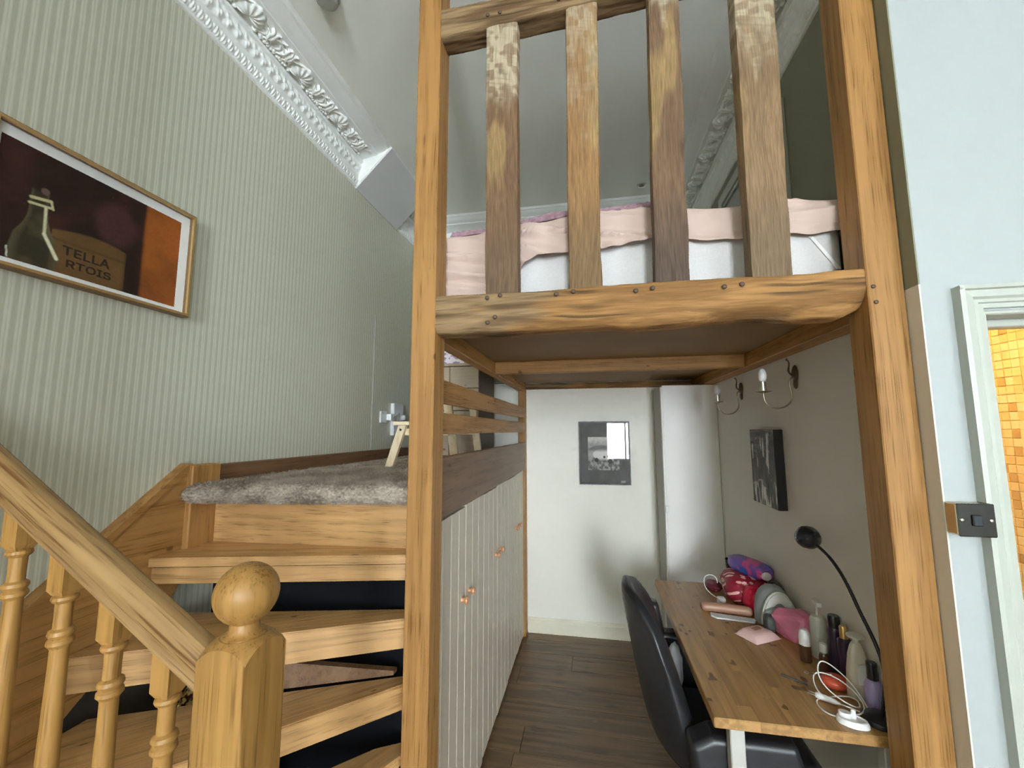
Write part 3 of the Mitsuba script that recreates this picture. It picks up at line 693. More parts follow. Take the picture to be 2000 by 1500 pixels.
# newel post with a ball
NX, NY, NW = -.580, .647, .045
def lathe_m(prof, n=48): return m3.Manifold.revolve(m3.CrossSection([np.array(prof, float)]), n)
def mtm(m): q = m.to_mesh(); return trimesh.Trimesh(q.vert_properties[:, :3], q.tri_verts, process=False)
sq = m3.Manifold.cube([NW*2, NW*2, .30], True).translate([0, 0, 1.115])
cone = lathe_m([(0, .955), (.040, .955), (.052, .985), (.0655, 1.005), (.0655, 1.232), (.058, 1.243), (.050, 1.252), (.036, 1.262), (0, 1.262)])
low = m3.Manifold.cube([NW*2, NW*2, .42], True).translate([0, 0, .21])
turned = lathe_m([(0, .42), (.036, .42), (.042, .44), (.034, .46), (.030, .50), (.036, .62), (.034, .75), (.028, .90), (.036, .92), (.03, .94), (.040, .956), (0, .956)])
nm = mtm((sq ^ cone)+low+turned); nm.apply_translation((NX, NY, 0))
NP = part(ST, 'newel_post', nm, 'm_stair_z', 30)
part(NP, 'ball', lathe([(0, 1.258), (.034, 1.258), (.034, 1.263), (.028, 1.266), (.023, 1.272), (.022, 1.282)]+[(.0495*math.cos(a), 1.327+.0495*math.sin(a)) for a in np.linspace(-1.05, math.pi/2, 26)], 48, (NX, NY, 0)), 'm_stair_z', 50)
# balusters
def baluster(x):
    w = .0185; zt_ = rz(x)-.032; dz = .602*w; zb_ = rz(x)-.105
    blk = hull([(x+sx*w, RY+sy*w, zt_-sx*dz) for sx in (-1, 1) for sy in (-1, 1)]+[(x+sx*w, RY+sy*w, zb_+.010) for sx in (-1, 1) for sy in (-1, 1)]+[(x+sx*w*.7, RY+sy*w*.7, zb_) for sx in (-1, 1) for sy in (-1, 1)])
    b0 = rz(x)-.81
    pr = [(.013, zb_+.002), (.0185, zb_-.002), (.0195, zb_-.007), (.0175, zb_-.011), (.013, zb_-.014), (.0125, zb_-.04), (.0128, zb_-.058), (.018, zb_-.062), (.0195, zb_-.068), (.017, zb_-.073), (.0155, zb_-.075), (.019, zb_-.079), (.0195, zb_-.085), (.0155, zb_-.09), (.0135, zb_-.094), (.0135, zb_-.12), (.0155, zb_-.25), (.019, b0+.12), (.014, b0+.11), (.014, b0+.1), (.019, b0+.09), (.014, b0+.08)]
    tb = lathe([(0, pr[0][1])]+pr+[(0, pr[-1][1])], 24, (x, RY, 0))
    if tb.volume < 0: tb.invert()
    return [blk, tb, box(x-w, x+w, RY-w, RY+w, b0-.0, b0+.085)]
for x in (-.722, -.845, -.968, -1.092, -1.215, -1.338):
    b = baluster(x)
    part(ST, 'baluster', cat_([b[0], b[2], b[1]]), 'm_stair_z', 35)

# sequinned bag stored under the stairs
GB = thing('sequin_bag', 'dark red bag covered in gold sequins stored in the dark under the stairs', 'bag')
mat('burgundy', (.10, .02, .025), .7); mat('sequin', (.98, .78, .30), .35, metallic=.35)
gb = lumpy((.36, .20, .80), (-1.235, 1.31, .005), .08, 2.2, 4, True, 3, 3.2)
part(GB, 'sack', gb, 'm_burgundy', True)
pts, fi = trimesh.sample.sample_surface(gb, 15000, seed=2); nr = gb.face_normals[fi]
ok = pts[:, 2] > .35; pts, nr = pts[ok], nr[ok]
sv, sf = [], []
for q, (p_, n_) in enumerate(zip(pts, nr)):
    n_ = n_+rng.normal(0, .35, 3); n_ /= np.linalg.norm(n_); a_ = np.cross(n_, [.3, .2, .9]); a_ /= np.linalg.norm(a_); b_ = np.cross(n_, a_)
    o = p_+n_*.003
    sv += [o+.0048*(math.cos(t)*a_+math.sin(t)*b_) for t in np.arange(6)*math.pi/3]; sf += [[q*6, q*6+k, q*6+k+1] for k in range(1, 5)]
part(GB, 'sequins', trimesh.Trimesh(sv, sf, process=False), 'm_sequin', kind='stuff', label='gold sequins')

# ------------------------------------------------------------------ cupboards under the landing
CU = thing('cupboard', 'long cream tongue and groove cupboard under the landing with wooden knobs', 'cupboard')
part(CU, 'carcass', cat_([box(-1.40, -.575, 1.66, 3.40, .02, 1.285, .001), box(-.598, -.567, 1.425, 1.66, .02, 1.284, .001)]), 'm_cupboard')
doors = [(1.425, 1.807), (1.811, 2.123), (2.127, 2.440), (2.444, 2.760), (2.764, 3.085), (3.089, 3.398)]
knobp = lathe([(0, .032), (.010, .0315), (.0155, .028), (.017, .023), (.0145, .018), (.009, .014), (.008, .008), (.010, .003), (.012, 0), (0, 0)], 24)
knobp.apply_transform(trimesh.transformations.rotation_matrix(math.pi/2, [0, 1, 0]))
if knobp.volume < 0: knobp.invert()
kp = mikit.ply(knobp, 'm_knob', 35)
for i, (a, b) in enumerate(doors):
    zt_ = (1.268, 1.276, 1.272, 1.277, 1.272, 1.276)[i]; zl_ = (.03, .022, .034, .026, .035, .03)[i]
    d = part(CU, 'door', box(-.566, -.556, a, b, zl_, zt_, .001), 'm_cupboard')
    n = 4 if i == 0 else 3; w = (b-a)/n
    for q in range(n):
        y0, y1 = a+q*w, a+(q+1)*w; c = .0055
        m = extr([(-.556, y0+.0004), (-.556, y1-.0004), (-.545-c, y1-.0004), (-.545, y1-c), (-.545, y0+c), (-.545-c, y0+.0004)], 'z', zl_, zt_)
        part(d, 'board', m, 'm_cupboard')
    y = {0: b-.05, 1: a+.05, 2: b-.05, 3: a+.06, 4: b-.055, 5: a+.06}[i]
    k = fresh(d+'__knob'); scene[k] = {**kp, 'to_world': T().translate([-.5455, y, .898+.003*(i//2)])}; labels[k] = {'label': 'small round wooden knob'}

# ------------------------------------------------------------------ left wall: picture, sockets
PF = thing('framed_picture', 'wide gilt framed photo of a bottle and a crate on the striped wallpaper', 'picture')
px0, px1, pz0, pz1 = .690, 1.228, 2.008, 2.388
def frame_yz(x0, x1, y0, y1, z0, z1, w):
    o = Polygon([(y0, z0), (y1, z0), (y1, z1), (y0, z1)], [[(y0+w, z0+w), (y1-w, z0+w), (y1-w, z1-w), (y0+w, z1-w)]])
    return extr(o, 'x', x0, x1)
part(PF, 'frame', frame_yz(XL, XL+.032, px0, px1, pz0, pz1, .010), 'm_gilt_dark')
part(PF, 'gilt_edge', frame_yz(XL+.026, XL+.035, px0+.003, px1-.003, pz0+.003, pz1-.003, .008), 'm_gilt', label='thin gilt front edge')
part(PF, 'mount', box(XL+.002, XL+.014, px0+.008, px1-.008, pz0+.008, pz1-.008, 0), 'm_mount', label='white mount around the picture')
def sstep(a, b, x): t = np.clip((x-a)/(b-a), 0, 1); return t*t*(3-2*t)
def seg(Y, Z, a, b):
    a, b = np.array(a), np.array(b); d = b-a; t = np.clip(((Y-a[0])*d[0]+(Z-a[1])*d[1])/(d@d), 0, 1)
    return np.hypot(Y-a[0]-t*d[0], Z-a[1]-t*d[1])
def picture():
    y = np.linspace(.716, 1.186, 236); z = np.linspace(2.036, 2.348, 156); Y, Z = np.meshgrid(y, z, indexing='ij')
    p = np.stack([Y*12, Z*12, 0*Y], -1); nz_ = meshkit.fbm(p, 4, 1); fine = meshkit.noise(p*22, 3)
    c = np.zeros(Y.shape+(3,))+np.array([.020, .011, .008])
    c += (np.array([.045, .016, .012])-c)*sstep(.3, .8, nz_)[..., None]
    def lay(mask, col): 
        nonlocal c
        c = c+(np.array(col)-c)*np.clip(mask, 0, 1)[..., None]
    wobble = .004*(nz_-.5)
    lay(sstep(1.060, 1.072, Y+wobble+.03*(2.2-Z)*.1)*(.45+.9*nz_), (.30, .085, .018))
    lay(.75*(1-sstep(.0, .016, np.abs(Y-1.062)))*.6, (.03, .012, .01))
    lay(.6*sstep(1.0, .55, np.hypot((Y-.985)/.072, (Z-2.235)/.085)), (.085, .032, .03))          # dark barrel end
    crate = (Y > .835)*(Y < 1.022)*sstep(.004, -.004, Z-(2.150+.02*np.sin((Y-.83)*14)))*sstep(1.03, 1.01, Y)
    lay(crate*(.55+.4*nz_), (.16, .085, .03))
    lay(crate*sstep(.006, 0, np.abs(Z-2.128+.0*(Y-.9)))*.5, (.05, .025, .012))
    # bottle: neck, shoulders, wire clasp and bright edge
    hw = np.interp(Z, [2.036, 2.07, 2.11, 2.14, 2.165, 2.20, 2.235], [.052, .052, .045, .03, .022, .020, .019])
    bc = .803+0*Z; e = np.abs(Y-bc)/hw
    body = sstep(1.02, .92, e)*sstep(2.245, 2.235, Z)
    lay(body*.75, (.040, .034, .018)); lay(body*sstep(.5, .95, e)*.4, (.15, .125, .065)); lay(body*sstep(.55, .8, nz_)*.5, (.16, .14, .07))
    lay(sstep(.011, .008, np.hypot(Y-.812, Z-2.245)), (.12, .075, .06))
    for a, b, r, col in (((.785, 2.216), (.826, 2.224), .0055, (.5, .45, .25)), ((.783, 2.200), (.830, 2.206), .0045, (.52, .47, .27)), ((.826, 2.224), (.832, 2.204), .004, (.5, .45, .25)), ((.817, 2.20), (.820, 2.128), .0045, (.60, .57, .36)), ((.820, 2.128), (.851, 2.072), .006, (.72, .69, .50)), ((.751, 2.066), (.754, 2.040), .0025, (.5, .5, .42))):
        lay(sstep(r, r*.45, seg(Y, Z, a, b)), col)
    c = c*(.92+.16*fine[..., None])
    return grid(np.stack([np.full(Y.shape, XL+.0146), Y, Z], -1)), c.reshape(-1, 3)
g, col = picture()
part(PF, 'print', g, 'm_vc', True, color=col, label='dark print of a stoppered bottle beside a lettered crate')
mat('print_ink', (.020, .010, .006), .5)
def lettering(txt, h, y, z, slope=0., bold=True):
    m = meshkit.text_mesh(txt, h, .0004, bold); w = m.bounds[1][0]-m.bounds[0][0]
    v = m.vertices.copy(); m.vertices = np.c_[XL+.0149+v[:, 2], y+v[:, 0]-m.bounds[0][0], z+v[:, 1]+slope*(v[:, 0])]
    return m, w
def serif_text(txt, h, y, z, wide):
    m, w = lettering(txt, h, y, z); v = m.vertices.copy(); v[:, 1] = y+(v[:, 1]-y)*wide/w; m.vertices = v; return m
part(PF, 'lettering', cat_([serif_text('TELLA', .024, .862, 2.093, .116), serif_text('RTOIS', .021, .873, 2.059, .112)]), 'm_print_ink', label='black lettering on the crate')
# sockets
k = thing('wall_socket', 'white socket plate with a plug beside the tall white box on the left wall', 'socket')
part(k, 'plate', box(XL, XL+.012, 2.70, 2.79, 1.655, 1.737, .003), 'm_white_plastic')
part(k, 'plug', rbox(XL+.012, XL+.05, 2.775, 2.835, 1.672, 1.722, .008), 'm_white_plastic', 30)
part(k, 'cable', tube(curve([(XL+.05, 2.82, 1.70), (XL+.075, 2.85, 1.725), (XL+.06, 2.88, 1.69), (XL+.07, 2.84, 1.665), (XL+.04, 2.87, 1.65), (XL+.02, 2.9, 1.62)], 30), .003, 6), 'm_grey_side', True, label='thin grey cable')
k = thing('junction_box', 'tall white plastic box on the left wall behind the step stool', 'box')
part(k, 'body', box(XL, XL+.03, 2.862, 3.02, 1.565, 1.803, .004), 'm_white_plastic')
part(k, 'knob', lathe([(0, 0), (.02, 0), (.02, .02), (.012, .026), (0, .026)], 20, (0, 0, 0)).apply_transform(trimesh.transformations.rotation_matrix(math.pi/2, [0, 1, 0])).apply_translation((XL+.03, 3.0, 1.70)), 'm_white_plastic', 40)

# step stool on the landing
SS = thing('step_stool', 'pale pine two step stool standing on the grey carpet behind the oak post', 'stool')
def slant(p0, p1, w, d):
    p0, p1 = np.array(p0), np.array(p1)
    return hull([q+np.array([sx*w/2, sy*d/2, 0]) for q in (p0, p1) for sx in (-1, 1) for sy in (-1, 1)])
CZ = 1.412
for y in (2.05, 2.52):
    part(SS, 'leg', slant((-1.035, y, CZ), (-.965, y, 1.628), .042, .024), 'm_pine')
    part(SS, 'leg', slant((-.705, y+.1, CZ), (-.735, y+.02, 1.796), .042, .024), 'm_pine')
    part(SS, 'side_bar', box(-.96, -.72, y+.012, y+.034, 1.575, 1.612), 'm_pine_x')
part(SS, 'step', box(-1.01, -.78, 2.02, 2.56, 1.628, 1.648), 'm_pine_x')
part(SS, 'step', box(-.84, -.62, 2.06, 2.60, 1.796, 1.816), 'm_pine_x', label='upper step')
part(SS, 'rail', box(-.985, -.965, 2.05, 2.53, 1.575, 1.615), 'm_pine_x')
part(SS, 'bolt', lathe([(0, 0), (.006, 0), (.006, .003), (0, .003)], 12).apply_transform(trimesh.transformations.rotation_matrix(math.pi/2, [1, 0, 0])).apply_translation((-.972, 2.037, 1.605)), 'm_black_plastic')

# chest of drawers at the end of the landing with boxes on top
CH = thing('chest_of_drawers', 'grey brown chest of drawers at the far end of the landing', 'chest of drawers')
part(CH, 'carcass', box(-1.17, -.752, 2.785, 3.24, 1.416, 2.05, .002), 'm_chest_side', label='dark side')
part(CH, 'top', box(-1.18, -.745, 2.765, 3.245, 2.05, 2.07, .003), 'm_chest')
for j in range(4):
    for q in range(2):
        part(CH, 'drawer', box(-1.168+q*.209, -.963+q*.209, 2.765, 2.785, 1.43+j*.155, 1.58+j*.155, .003), 'm_chest')
mat('floral', lambda p, n, uv: mix((.78, .72, .76), (.36, .24, .38), smoothstep(.5, .62, fbm(p.x*60, p.y*60, p.z*60, 2))), .6)
single('storage_box', rbox(-1.15, -.86, 2.82, 3.12, 2.0705, 2.19, .01), 'm_floral', 'pale purple patterned box on top of the chest of drawers', 'box', 30)

# ------------------------------------------------------------------ nook: poster, wardrobe, sconces, canvas, switch
PO = thing('framed_poster', 'black framed monochrome car poster behind glass on the white back wall', 'poster')
def frame_xz(x0, x1, y0, y1, z0, z1, w):
    return extr(Polygon([(x0, z0), (x1, z0), (x1, z1), (x0, z1)], [[(x0+w, z0+w), (x1-w, z0+w), (x1-w, z1-w), (x0+w, z1-w)]]), 'y', y0, y1)
part(PO, 'frame', frame_xz(-.096, .308, 3.476, 3.5, 1.166, 1.672, .009), 'm_black_plastic')
def poster():
    x = np.linspace(-.088, .300, 130); z = np.linspace(1.174, 1.664, 160); X, Z = np.meshgrid(x, z, indexing='ij')
    u, v = (X+.088)/.388, (Z-1.174)/.49
    p = np.stack([u*9, v*9, 0*u], -1); n1 = meshkit.fbm(p, 4, 2); n2 = meshkit.fbm(p*3, 3, 5)
    g_ = .055+.05*n1
    img = (u > .17)*(u < .80)*(v > .22)*(v < .76)
    ph = .25+.25*n2+.18*sstep(.62, .74, v)
    ph = np.where(v < .40+.05*n1, .10+.35*n2*sstep(.4, .7, n2+.1), ph)
    car = sstep(1.05, .9, np.hypot((u-.50)/.24, (v-.47)/.10)); ph = ph+(.72-ph)*car*sstep(.36, .42, v)
    hill = sstep(.02, -.01, v-(.62-.25*(u-.45)**2*3))*sstep(.50, .56, v); ph = ph+(.10-ph)*hill*.8
    for cx_, cz_, r_ in ((.34, .38, .05), (.62, .36, .055), (.50, .43, .028), (.57, .44, .022)):
        ph = ph+(.025-ph)*sstep(r_, r_*.8, np.hypot(u-cx_, (v-cz_)*1.25))
    ph = np.clip(ph, .01, .8)
    g_ = np.where(img, ph, g_)
    g_ = g_+(.35-g_)*sstep(.06, .03, np.abs(u-.87))*sstep(.025, .012, np.abs(v-.035))*.8
    c = np.stack([g_*1.03, g_, g_*.96], -1)
    return grid(np.stack([X, np.full(X.shape, 3.4925), Z], -1)), c.reshape(-1, 3)
g, col = poster()
part(PO, 'print', g, 'm_vc', True, color=col, label='black and white print of a car')
part(PO, 'glass', trimesh.Trimesh([(-.088, 3.489, 1.174), (.300, 3.489, 1.174), (.300, 3.489, 1.664), (-.088, 3.489, 1.664)], [[0, 1, 2], [0, 2, 3]]), 'm_pane')

WR = thing('wardrobe', 'tall narrow white wardrobe in the corner behind the desk', 'wardrobe')
part(WR, 'carcass', box(.502, .856, 3.135, 3.495, .02, 1.915, .002), 'm_grey_side', label='grey side panel')
part(WR, 'door', box(.508, .866, 3.100, 3.118, .06, 1.917, .002), 'm_melamine')
part(WR, 'edge_strip', box(.495, .507, 3.095, 3.135, .06, 1.905, .002), 'm_melamine')
part(WR, 'handle', rbox(.496, .517, 3.078, 3.100, 1.035, 1.082, .004), 'm_white_plastic', 30)

def sconce(y, z, label, tilt=0.):
    s = thing('wall_sconce', label, 'wall lamp', 'metal candle sconces on the nook wall')
    bx_ = XR-.132; zc = z-.042; z += .012
    part(s, 'back_plate', cat_([mv(trimesh.creation.icosphere(3, 1.), (0, 0, 0)).apply_scale((.008, .025, .036)).apply_translation((XR-.004, y, z+.012)), mv(trimesh.creation.icosphere(3, 1.), (0, 0, 0)).apply_scale((.006, .017, .022)).apply_translation((XR-.004, y+.002, z-.032))]), 'm_bronze', True)
    a = np.linspace(0, math.pi, 22); r = .052
    arm = [(XR-.008, y, z), (XR-.018, y, z-.004)]+[(bx_+r+r*math.cos(t)*(1.0 if math.cos(t) < 0 else 1.12), y, zc-.030-r*1.0*math.sin(t)) for t in a]+[(bx_, y, zc-.012)]
    part(s, 'arm', tube(curve(arm, 44), .0031, 10), 'm_nickel', True)
    part(s, 'finial', tube(curve([(XR-.014, y, z+.005), (XR-.028, y, z+.03), (XR-.024, y, z+.055), (XR-.034, y, z+.075)], 16), [.004]*8+[.003]*7+[.006], 8), 'm_bronze', True)
    part(s, 'drip_pan', lathe([(0, -.003), (.014, -.004), (.030, .001), (.031, .003), (.014, -.001), (0, 0)], 30, (bx_, y, zc-.010)), 'm_nickel', 40)
    part(s, 'candle_tube', lathe([(0, 0), (.0125, 0), (.0125, .042), (.010, .044), (0, .044)], 24, (bx_, y, zc-.009)), 'm_chrome', 40)
    part(s, 'bulb', lathe([(0, 0), (.010, 0), (.014, .008), (.0165, .022), (.015, .038), (.010, .050), (.004, .056), (0, .057)], 24, (bx_, y, zc+.035)), 'm_white_plastic', True, label='white candle bulb, unlit')
sconce(1.955, 1.815, 'larger looking metal candle sconce on the nook wall, nearer the right post')
sconce(2.61, 1.815, 'metal candle sconce on the nook wall in front of the white wardrobe')

CA = thing('canvas', 'abstract grey canvas with black edges on the nook wall below the sconces', 'painting')
part(CA, 'stretcher', box(XR-.040, XR, 2.122, 2.412, 1.236, 1.602, .002), 'm_black_plastic', label='black canvas edge')
def abstract():
    y = np.linspace(2.124, 2.410, 90); z = np.linspace(1.238, 1.60, 110); Y, Z = np.meshgrid(y, z, indexing='ij')
    v_ = meshkit.fbm(np.stack([Y*60, Z*9, 0*Y], -1), 3, 1); h_ = meshkit.fbm(np.stack([Y*10, Z*60, 0*Y], -1), 3, 4); b_ = meshkit.fbm(np.stack([Y*8, Z*8, 0*Y], -1), 3, 8)
    g_ = .10+.22*np.where(Z > 1.49, h_, v_)*1.1-.07
    g_ = g_+.42*sstep(.54, .68, np.where(b_ > .5, v_, h_))*sstep(.4, .55, b_)
    g_ = g_*(.75+.5*b_); g_ = np.clip(g_-.10*sstep(.06, .0, np.abs(Z-1.47))*sstep(.4, .6, v_), .02, .7)
    return grid(np.stack([np.full(Y.shape, XR-.0405), Y, Z], -1)), np.stack([g_*1.03, g_, g_*.98], -1).reshape(-1, 3)
g, col = abstract()
part(CA, 'painted_face', g, 'm_vc', True, color=col, label='grey and white brush strokes')

SW = thing('light_switch', 'square polished metal socket plate on the white wall beside the door casing', 'switch')
part(SW, 'back_box', box(switch_x[0]+.001, switch_x[1], YW-.034, YW, switch_z[0], switch_z[1], .003), 'm_nickel')
def facet_plate():
    x0, x1 = switch_x; z0, z1 = switch_z; y = YW-.034
    m = box(x0, x1+.001, y-.005, y, z0-.001, z1+.001, .003)
    return m
part(SW, 'plate', facet_plate(), 'm_dark_chrome')
for x in (.876, .936):
    part(SW, 'screw', mv(trimesh.creation.icosphere(2, 1.), (0, 0, 0)).apply_scale((.0045, .002, .0045)).apply_translation((x, YW-.0395, 1.383)), 'm_chrome', True)
part(SW, 'rocker', box(.896, .916, YW-.044, YW-.038, 1.370, 1.396, .002), 'm_black_gloss')

# ------------------------------------------------------------------ desk
DK = thing('desk', 'narrow pine butcher block desk along the nook wall with white legs', 'desk')
DT = .742
part(DK, 'top', box(.345, XR-.004, 1.442, 2.625, DT-.030, DT, .003), 'm_desk')
for x, y in ((.392, 1.458), (.392, 2.56), (.80, 1.462), (.80, 2.56)):
    part(DK, 'leg', box(x, x+.042, y, y+.042, 0, DT-.031, .003), 'm_desk_leg', label='white square leg')

# office chair: tub back wrapping round the seat
OC = thing('office_chair', 'black leather tub back office chair tucked under the pine desk', 'chair')
def tub():
    n, k = 49, 26
    ph = np.linspace(-1, 1, n); P_ = np.zeros((n, 2*k, 3))
    for i, s in enumerate(ph):
        a = s*.92; e = abs(s)
        tz = .985-.15*e**2.6-.05*max(0, e-.85)/.15
        edge = math.sqrt(max(0, 1-max(0, (e-.80)/.20)**2))
        for j in range(k):
            t = j/(k-1); z = .43+(tz-.43)*t
            rec = .115*(1-t)**.9
            th = (.036*(1-(2*t-1)**8*.6)+.006*math.sin(math.pi*min(1, t*1.2)))*(.25+.75*edge)
            for side, q in ((1, j), (-1, 2*k-1-j)):
                r = .30+side*th
                P_[i, q] = (.430-r*math.cos(a)+rec, 1.845+r*math.sin(a), z)
    P_ = np.concatenate([P_, P_[:, :1]], 1)
    m = grid(P_)
    ends = []
    for e, fl in ((0, True), (n-1, False)):
        ring = P_[e, :-1]; c = ring.mean(0); q = len(ring)
        ends.append(trimesh.Trimesh(np.vstack([ring, c]), [[q, b, (b+1) % q] if fl else [q, (b+1) % q, b] for b in range(q)], process=False))
    return cat_([m]+ends)
tb = tub(); tb.merge_vertices(); trimesh.repair.fix_normals(tb)
part(OC, 'backrest', tb, 'm_leather', 60)
part(OC, 'seat', rbox(.315, .74, 1.63, 2.06, .40, .50, .04), 'm_leather', 40)
def arm_panel(y0, y1, pts, r=.022):
    sp = trimesh.creation.icosphere(2, r).vertices
    return hull(np.vstack([sp+np.array([x, y, z]) for x, z in pts for y in (y0+r, y1-r)]))
part(OC, 'armrest', cat_([arm_panel(2.09, 2.17, [(.225, .80), (.27, .79), (.295, .66), (.28, .46)]), arm_panel(2.09, 2.17, [(.26, .665), (.60, .655), (.62, .48), (.28, .46)])]), 'm_leather', 40)
part(OC, 'armrest', arm_panel(1.50, 1.60, [(.31, .60), (.36, .625), (.58, .625), (.62, .48), (.33, .44)]), 'm_leather', 40)
part(OC, 'gas_lift', cat_([lathe([(0, .10), (.032, .10), (.032, .25), (.02, .25), (.02, .40), (0, .40)], 24, (.48, 1.845, 0)), box(.38, .58, 1.76, 1.93, .375, .405, .004)]), 'm_black_plastic', 30)
for q in range(5):
    a = math.radians(198+72*q); c, s = math.cos(a), math.sin(a)
    leg = hull([(.48+c*r-s*w, 1.845+s*r+c*w, z) for r, w, z0, z1 in ((.02, .03, .075, .125), (.29, .017, .065, .085)) for w in (-w, w) for z in (z0, z1)])
    k = part(OC, 'base_leg', leg, 'm_black_plastic')
    part(k, 'caster', cat_([rot(lathe([(0, -.02), (.022, -.02), (.027, -.012), (.027, .012), (.022, .02), (0, .02)], 20), [1, 0, 0], 90).apply_translation((.48+c*.285, 1.845+s*.285, .0275)), mv(trimesh.creation.cylinder(.008, .04, sections=10), (.48+c*.285, 1.845+s*.285, .055))]), 'm_black_plastic', 30)
mat('pale_cloth', plain((.42, .43, .42), .3, 30.), .8)
single('cloth_bundle', lumpy((.06, .07, .20), (.335, 2.0, .501), .22, 3, 3, True, 8), 'm_pale_cloth', 'small pale grey bundle on the seat of the black office chair', 'cloth', True)

# ------------------------------------------------------------------ things on the desk
def col(name, c, rough=.45, **kw): return mat(name, c, rough, **kw)
def bluefn(p, n, uv):
    a = fbm(p.x*16, p.y*16, p.z*22, 3); b = noise(p.x*55+7, p.y*55, p.z*55)
    c = mix((.02, .09, .42), (.16, .08, .32), smoothstep(.42, .55, a))
    return mix(c, (.55, .06, .22), smoothstep(.62, .7, noise(p.x*24+3, p.y*24, p.z*28))*.9)
mat('blue_floral', bluefn, .35)
def redfn(p, n, uv):
    d1, d2, w = mikit.voronoi((p.x*.8+p.y*.6)*44, (p.z+.3*p.y-.3*p.x)*44)
    return mix((.26, .012, .03), (.80, .45, .42), smoothstep(.36, .27, d1)*smoothstep(.25, .3, w))
mat('red_floral', redfn, .5)
col('red', (.55, .010, .045), .4); col('dark_red', (.13, .012, .02), .5); col('grey_bag', (.27, .29, .29), .6); col('grey_light', (.66, .66, .62), .55)
col('dark_grey', (.055, .06, .055), .55); col('pink_satin', (.72, .22, .34), .3, sheen=.4); col('pink_pack', (.88, .60, .56), .35)
col('rose_leather', (.36, .19, .125), .4); col('paper', (.74, .76, .79), .5); col('cup', (.02, .018, .018), .3)
col('white_gloss', (.86, .86, .85), .25); col('amber', (.07, .03, .015), .12, spec=.7); col('dark_purple', (.03, .018, .04), .2); col('gold_cap', (.72, .50, .20), .3, metallic=.8)
col('cream_bottle', (.58, .52, .42), .35); col('lilac', (.36, .29, .52), .3); col('orange', (.62, .10, .05), .35); col('frost', (.62, .62, .56), .35); col('label_white', (.8, .79, .74), .5)

single('black_cup', lathe([(0, 0), (.030, 0), (.035, .14), (.037, .146), (.033, .146), (.028, .006), (0, .006)], 28, (.755, 2.585, DT)), 'm_cup', 'black cup at the far corner of the desk against the wall', 'cup', 40)
k = thing('floral_pouch', 'blue and purple floral pouch lying on top of the dark red floral bag', 'pouch')
part(k, 'body', lumpy((.10, .25, .075), (.785, 2.41, DT+.128), .08, 2.4, 4, True, 4, 3.6, .38), 'm_blue_floral', True)
part(k, 'tag', mv(trimesh.creation.icosphere(3, 1.), (0, 0, 0)).apply_scale((.022, .010, .02)).apply_translation((.818, 2.288, DT+.155)), 'm_white_gloss', True, label='white round tag')
k = thing('floral_bag', 'dark red bag with pink petal print in the desk pile', 'bag')
part(k, 'body', lumpy((.20, .25, .142), (.755, 2.405, DT+.001), .10, 2.2, 4, True, 12, 3.2, -.1), 'm_red_floral', True)
part(k, 'flap', lumpy((.08, .13, .045), (.637, 2.525, DT+.001), .2, 2.5, 3, True, 13), 'm_dark_red', True, label='plain dark red end')
single('red_pouch', lumpy((.09, .11, .125), (.748, 2.255, DT+.001), .12, 2.2, 4, True, 15, 2.6, .2), 'm_red', 'bright red pouch squeezed between the floral bag and the grey toiletry bag', 'pouch', True)
k = thing('toiletry_bag', 'grey and white round topped toiletry bag in the desk pile', 'bag')
def half_bag(x0, x1, y0, y1, z1, t0, t1):
    """dome standing across x: arch profile extruded along y"""
    a = np.linspace(0, math.pi, 30); xc, r = (x0+x1)/2, (x1-x0)/2
    return extr([(xc+r*math.cos(t)*(1-t0), DT+.002+max(0, (z1)*math.sin(t)**.8*(1-t0))) for t in a], 'y', y0, y1)
def dome(w, d, h, loc, seed, squash=1.):
    s = trimesh.creation.icosphere(4); v = s.vertices.copy(); v = v/((np.abs(v)**2.6).sum(1)**(1/2.6))[:, None]
    v[:, 2] = np.where(v[:, 2] < 0, v[:, 2]*.03, v[:, 2])
    v *= 1+.06*(meshkit.fbm(v*2.5+seed, 3, seed)-.5)[:, None]
    s.vertices = v*np.array([w/2, d/2, h])+np.array(loc); s.vertices[:, 2] -= s.vertices[:, 2].min()-loc[2]; return s
part(k, 'body', dome(.150, .13, .158, (.788, 2.150, DT+.001), 3), 'm_grey_bag', True)
def arch_band(xc, y0, y1, r0, r1, h0, h1, a0=.15, a1=math.pi-.15):
    a = np.linspace(a0, a1, 26)
    o = [(xc+r1*math.cos(t), DT+.01+h1*math.sin(t)) for t in a]; i = [(xc+r0*math.cos(t), DT+.01+h0*math.sin(t)) for t in a[::-1]]
    return extr(o+i, 'y', y0, y1)
part(k, 'white_panel', arch_band(.790, 2.083, 2.094, .040, .066, .098, .138, .5, math.pi-.5), 'm_grey_light', label='white curved panel')
part(k, 'zip', tube([(.790+.071*math.cos(t), 2.090, DT+.008+.143*math.sin(t)) for t in np.linspace(.05, math.pi-.05, 30)], .0045, 8), 'm_frost', True, label='pale piping')
part(k, 'front_pocket', lumpy((.140, .05, .098), (.792, 2.078, DT+.001), .10, 2.2, 4, True, 22, 3.), 'm_grey_bag', True)
single('black_strap', tube(curve([(.830, 2.30, DT+.10), (.848, 2.26, DT+.140), (.855, 2.235, DT+.13), (.850, 2.225, DT+.05)], 20), .008, 8), 'm_dark_grey', 'short black strap sticking up behind the grey toiletry bag', 'strap', True)
k = thing('pink_bag', 'shiny pink satin bag with a dark grey end near the middle of the desk', 'bag')
def crystal(pts): return hull(pts)
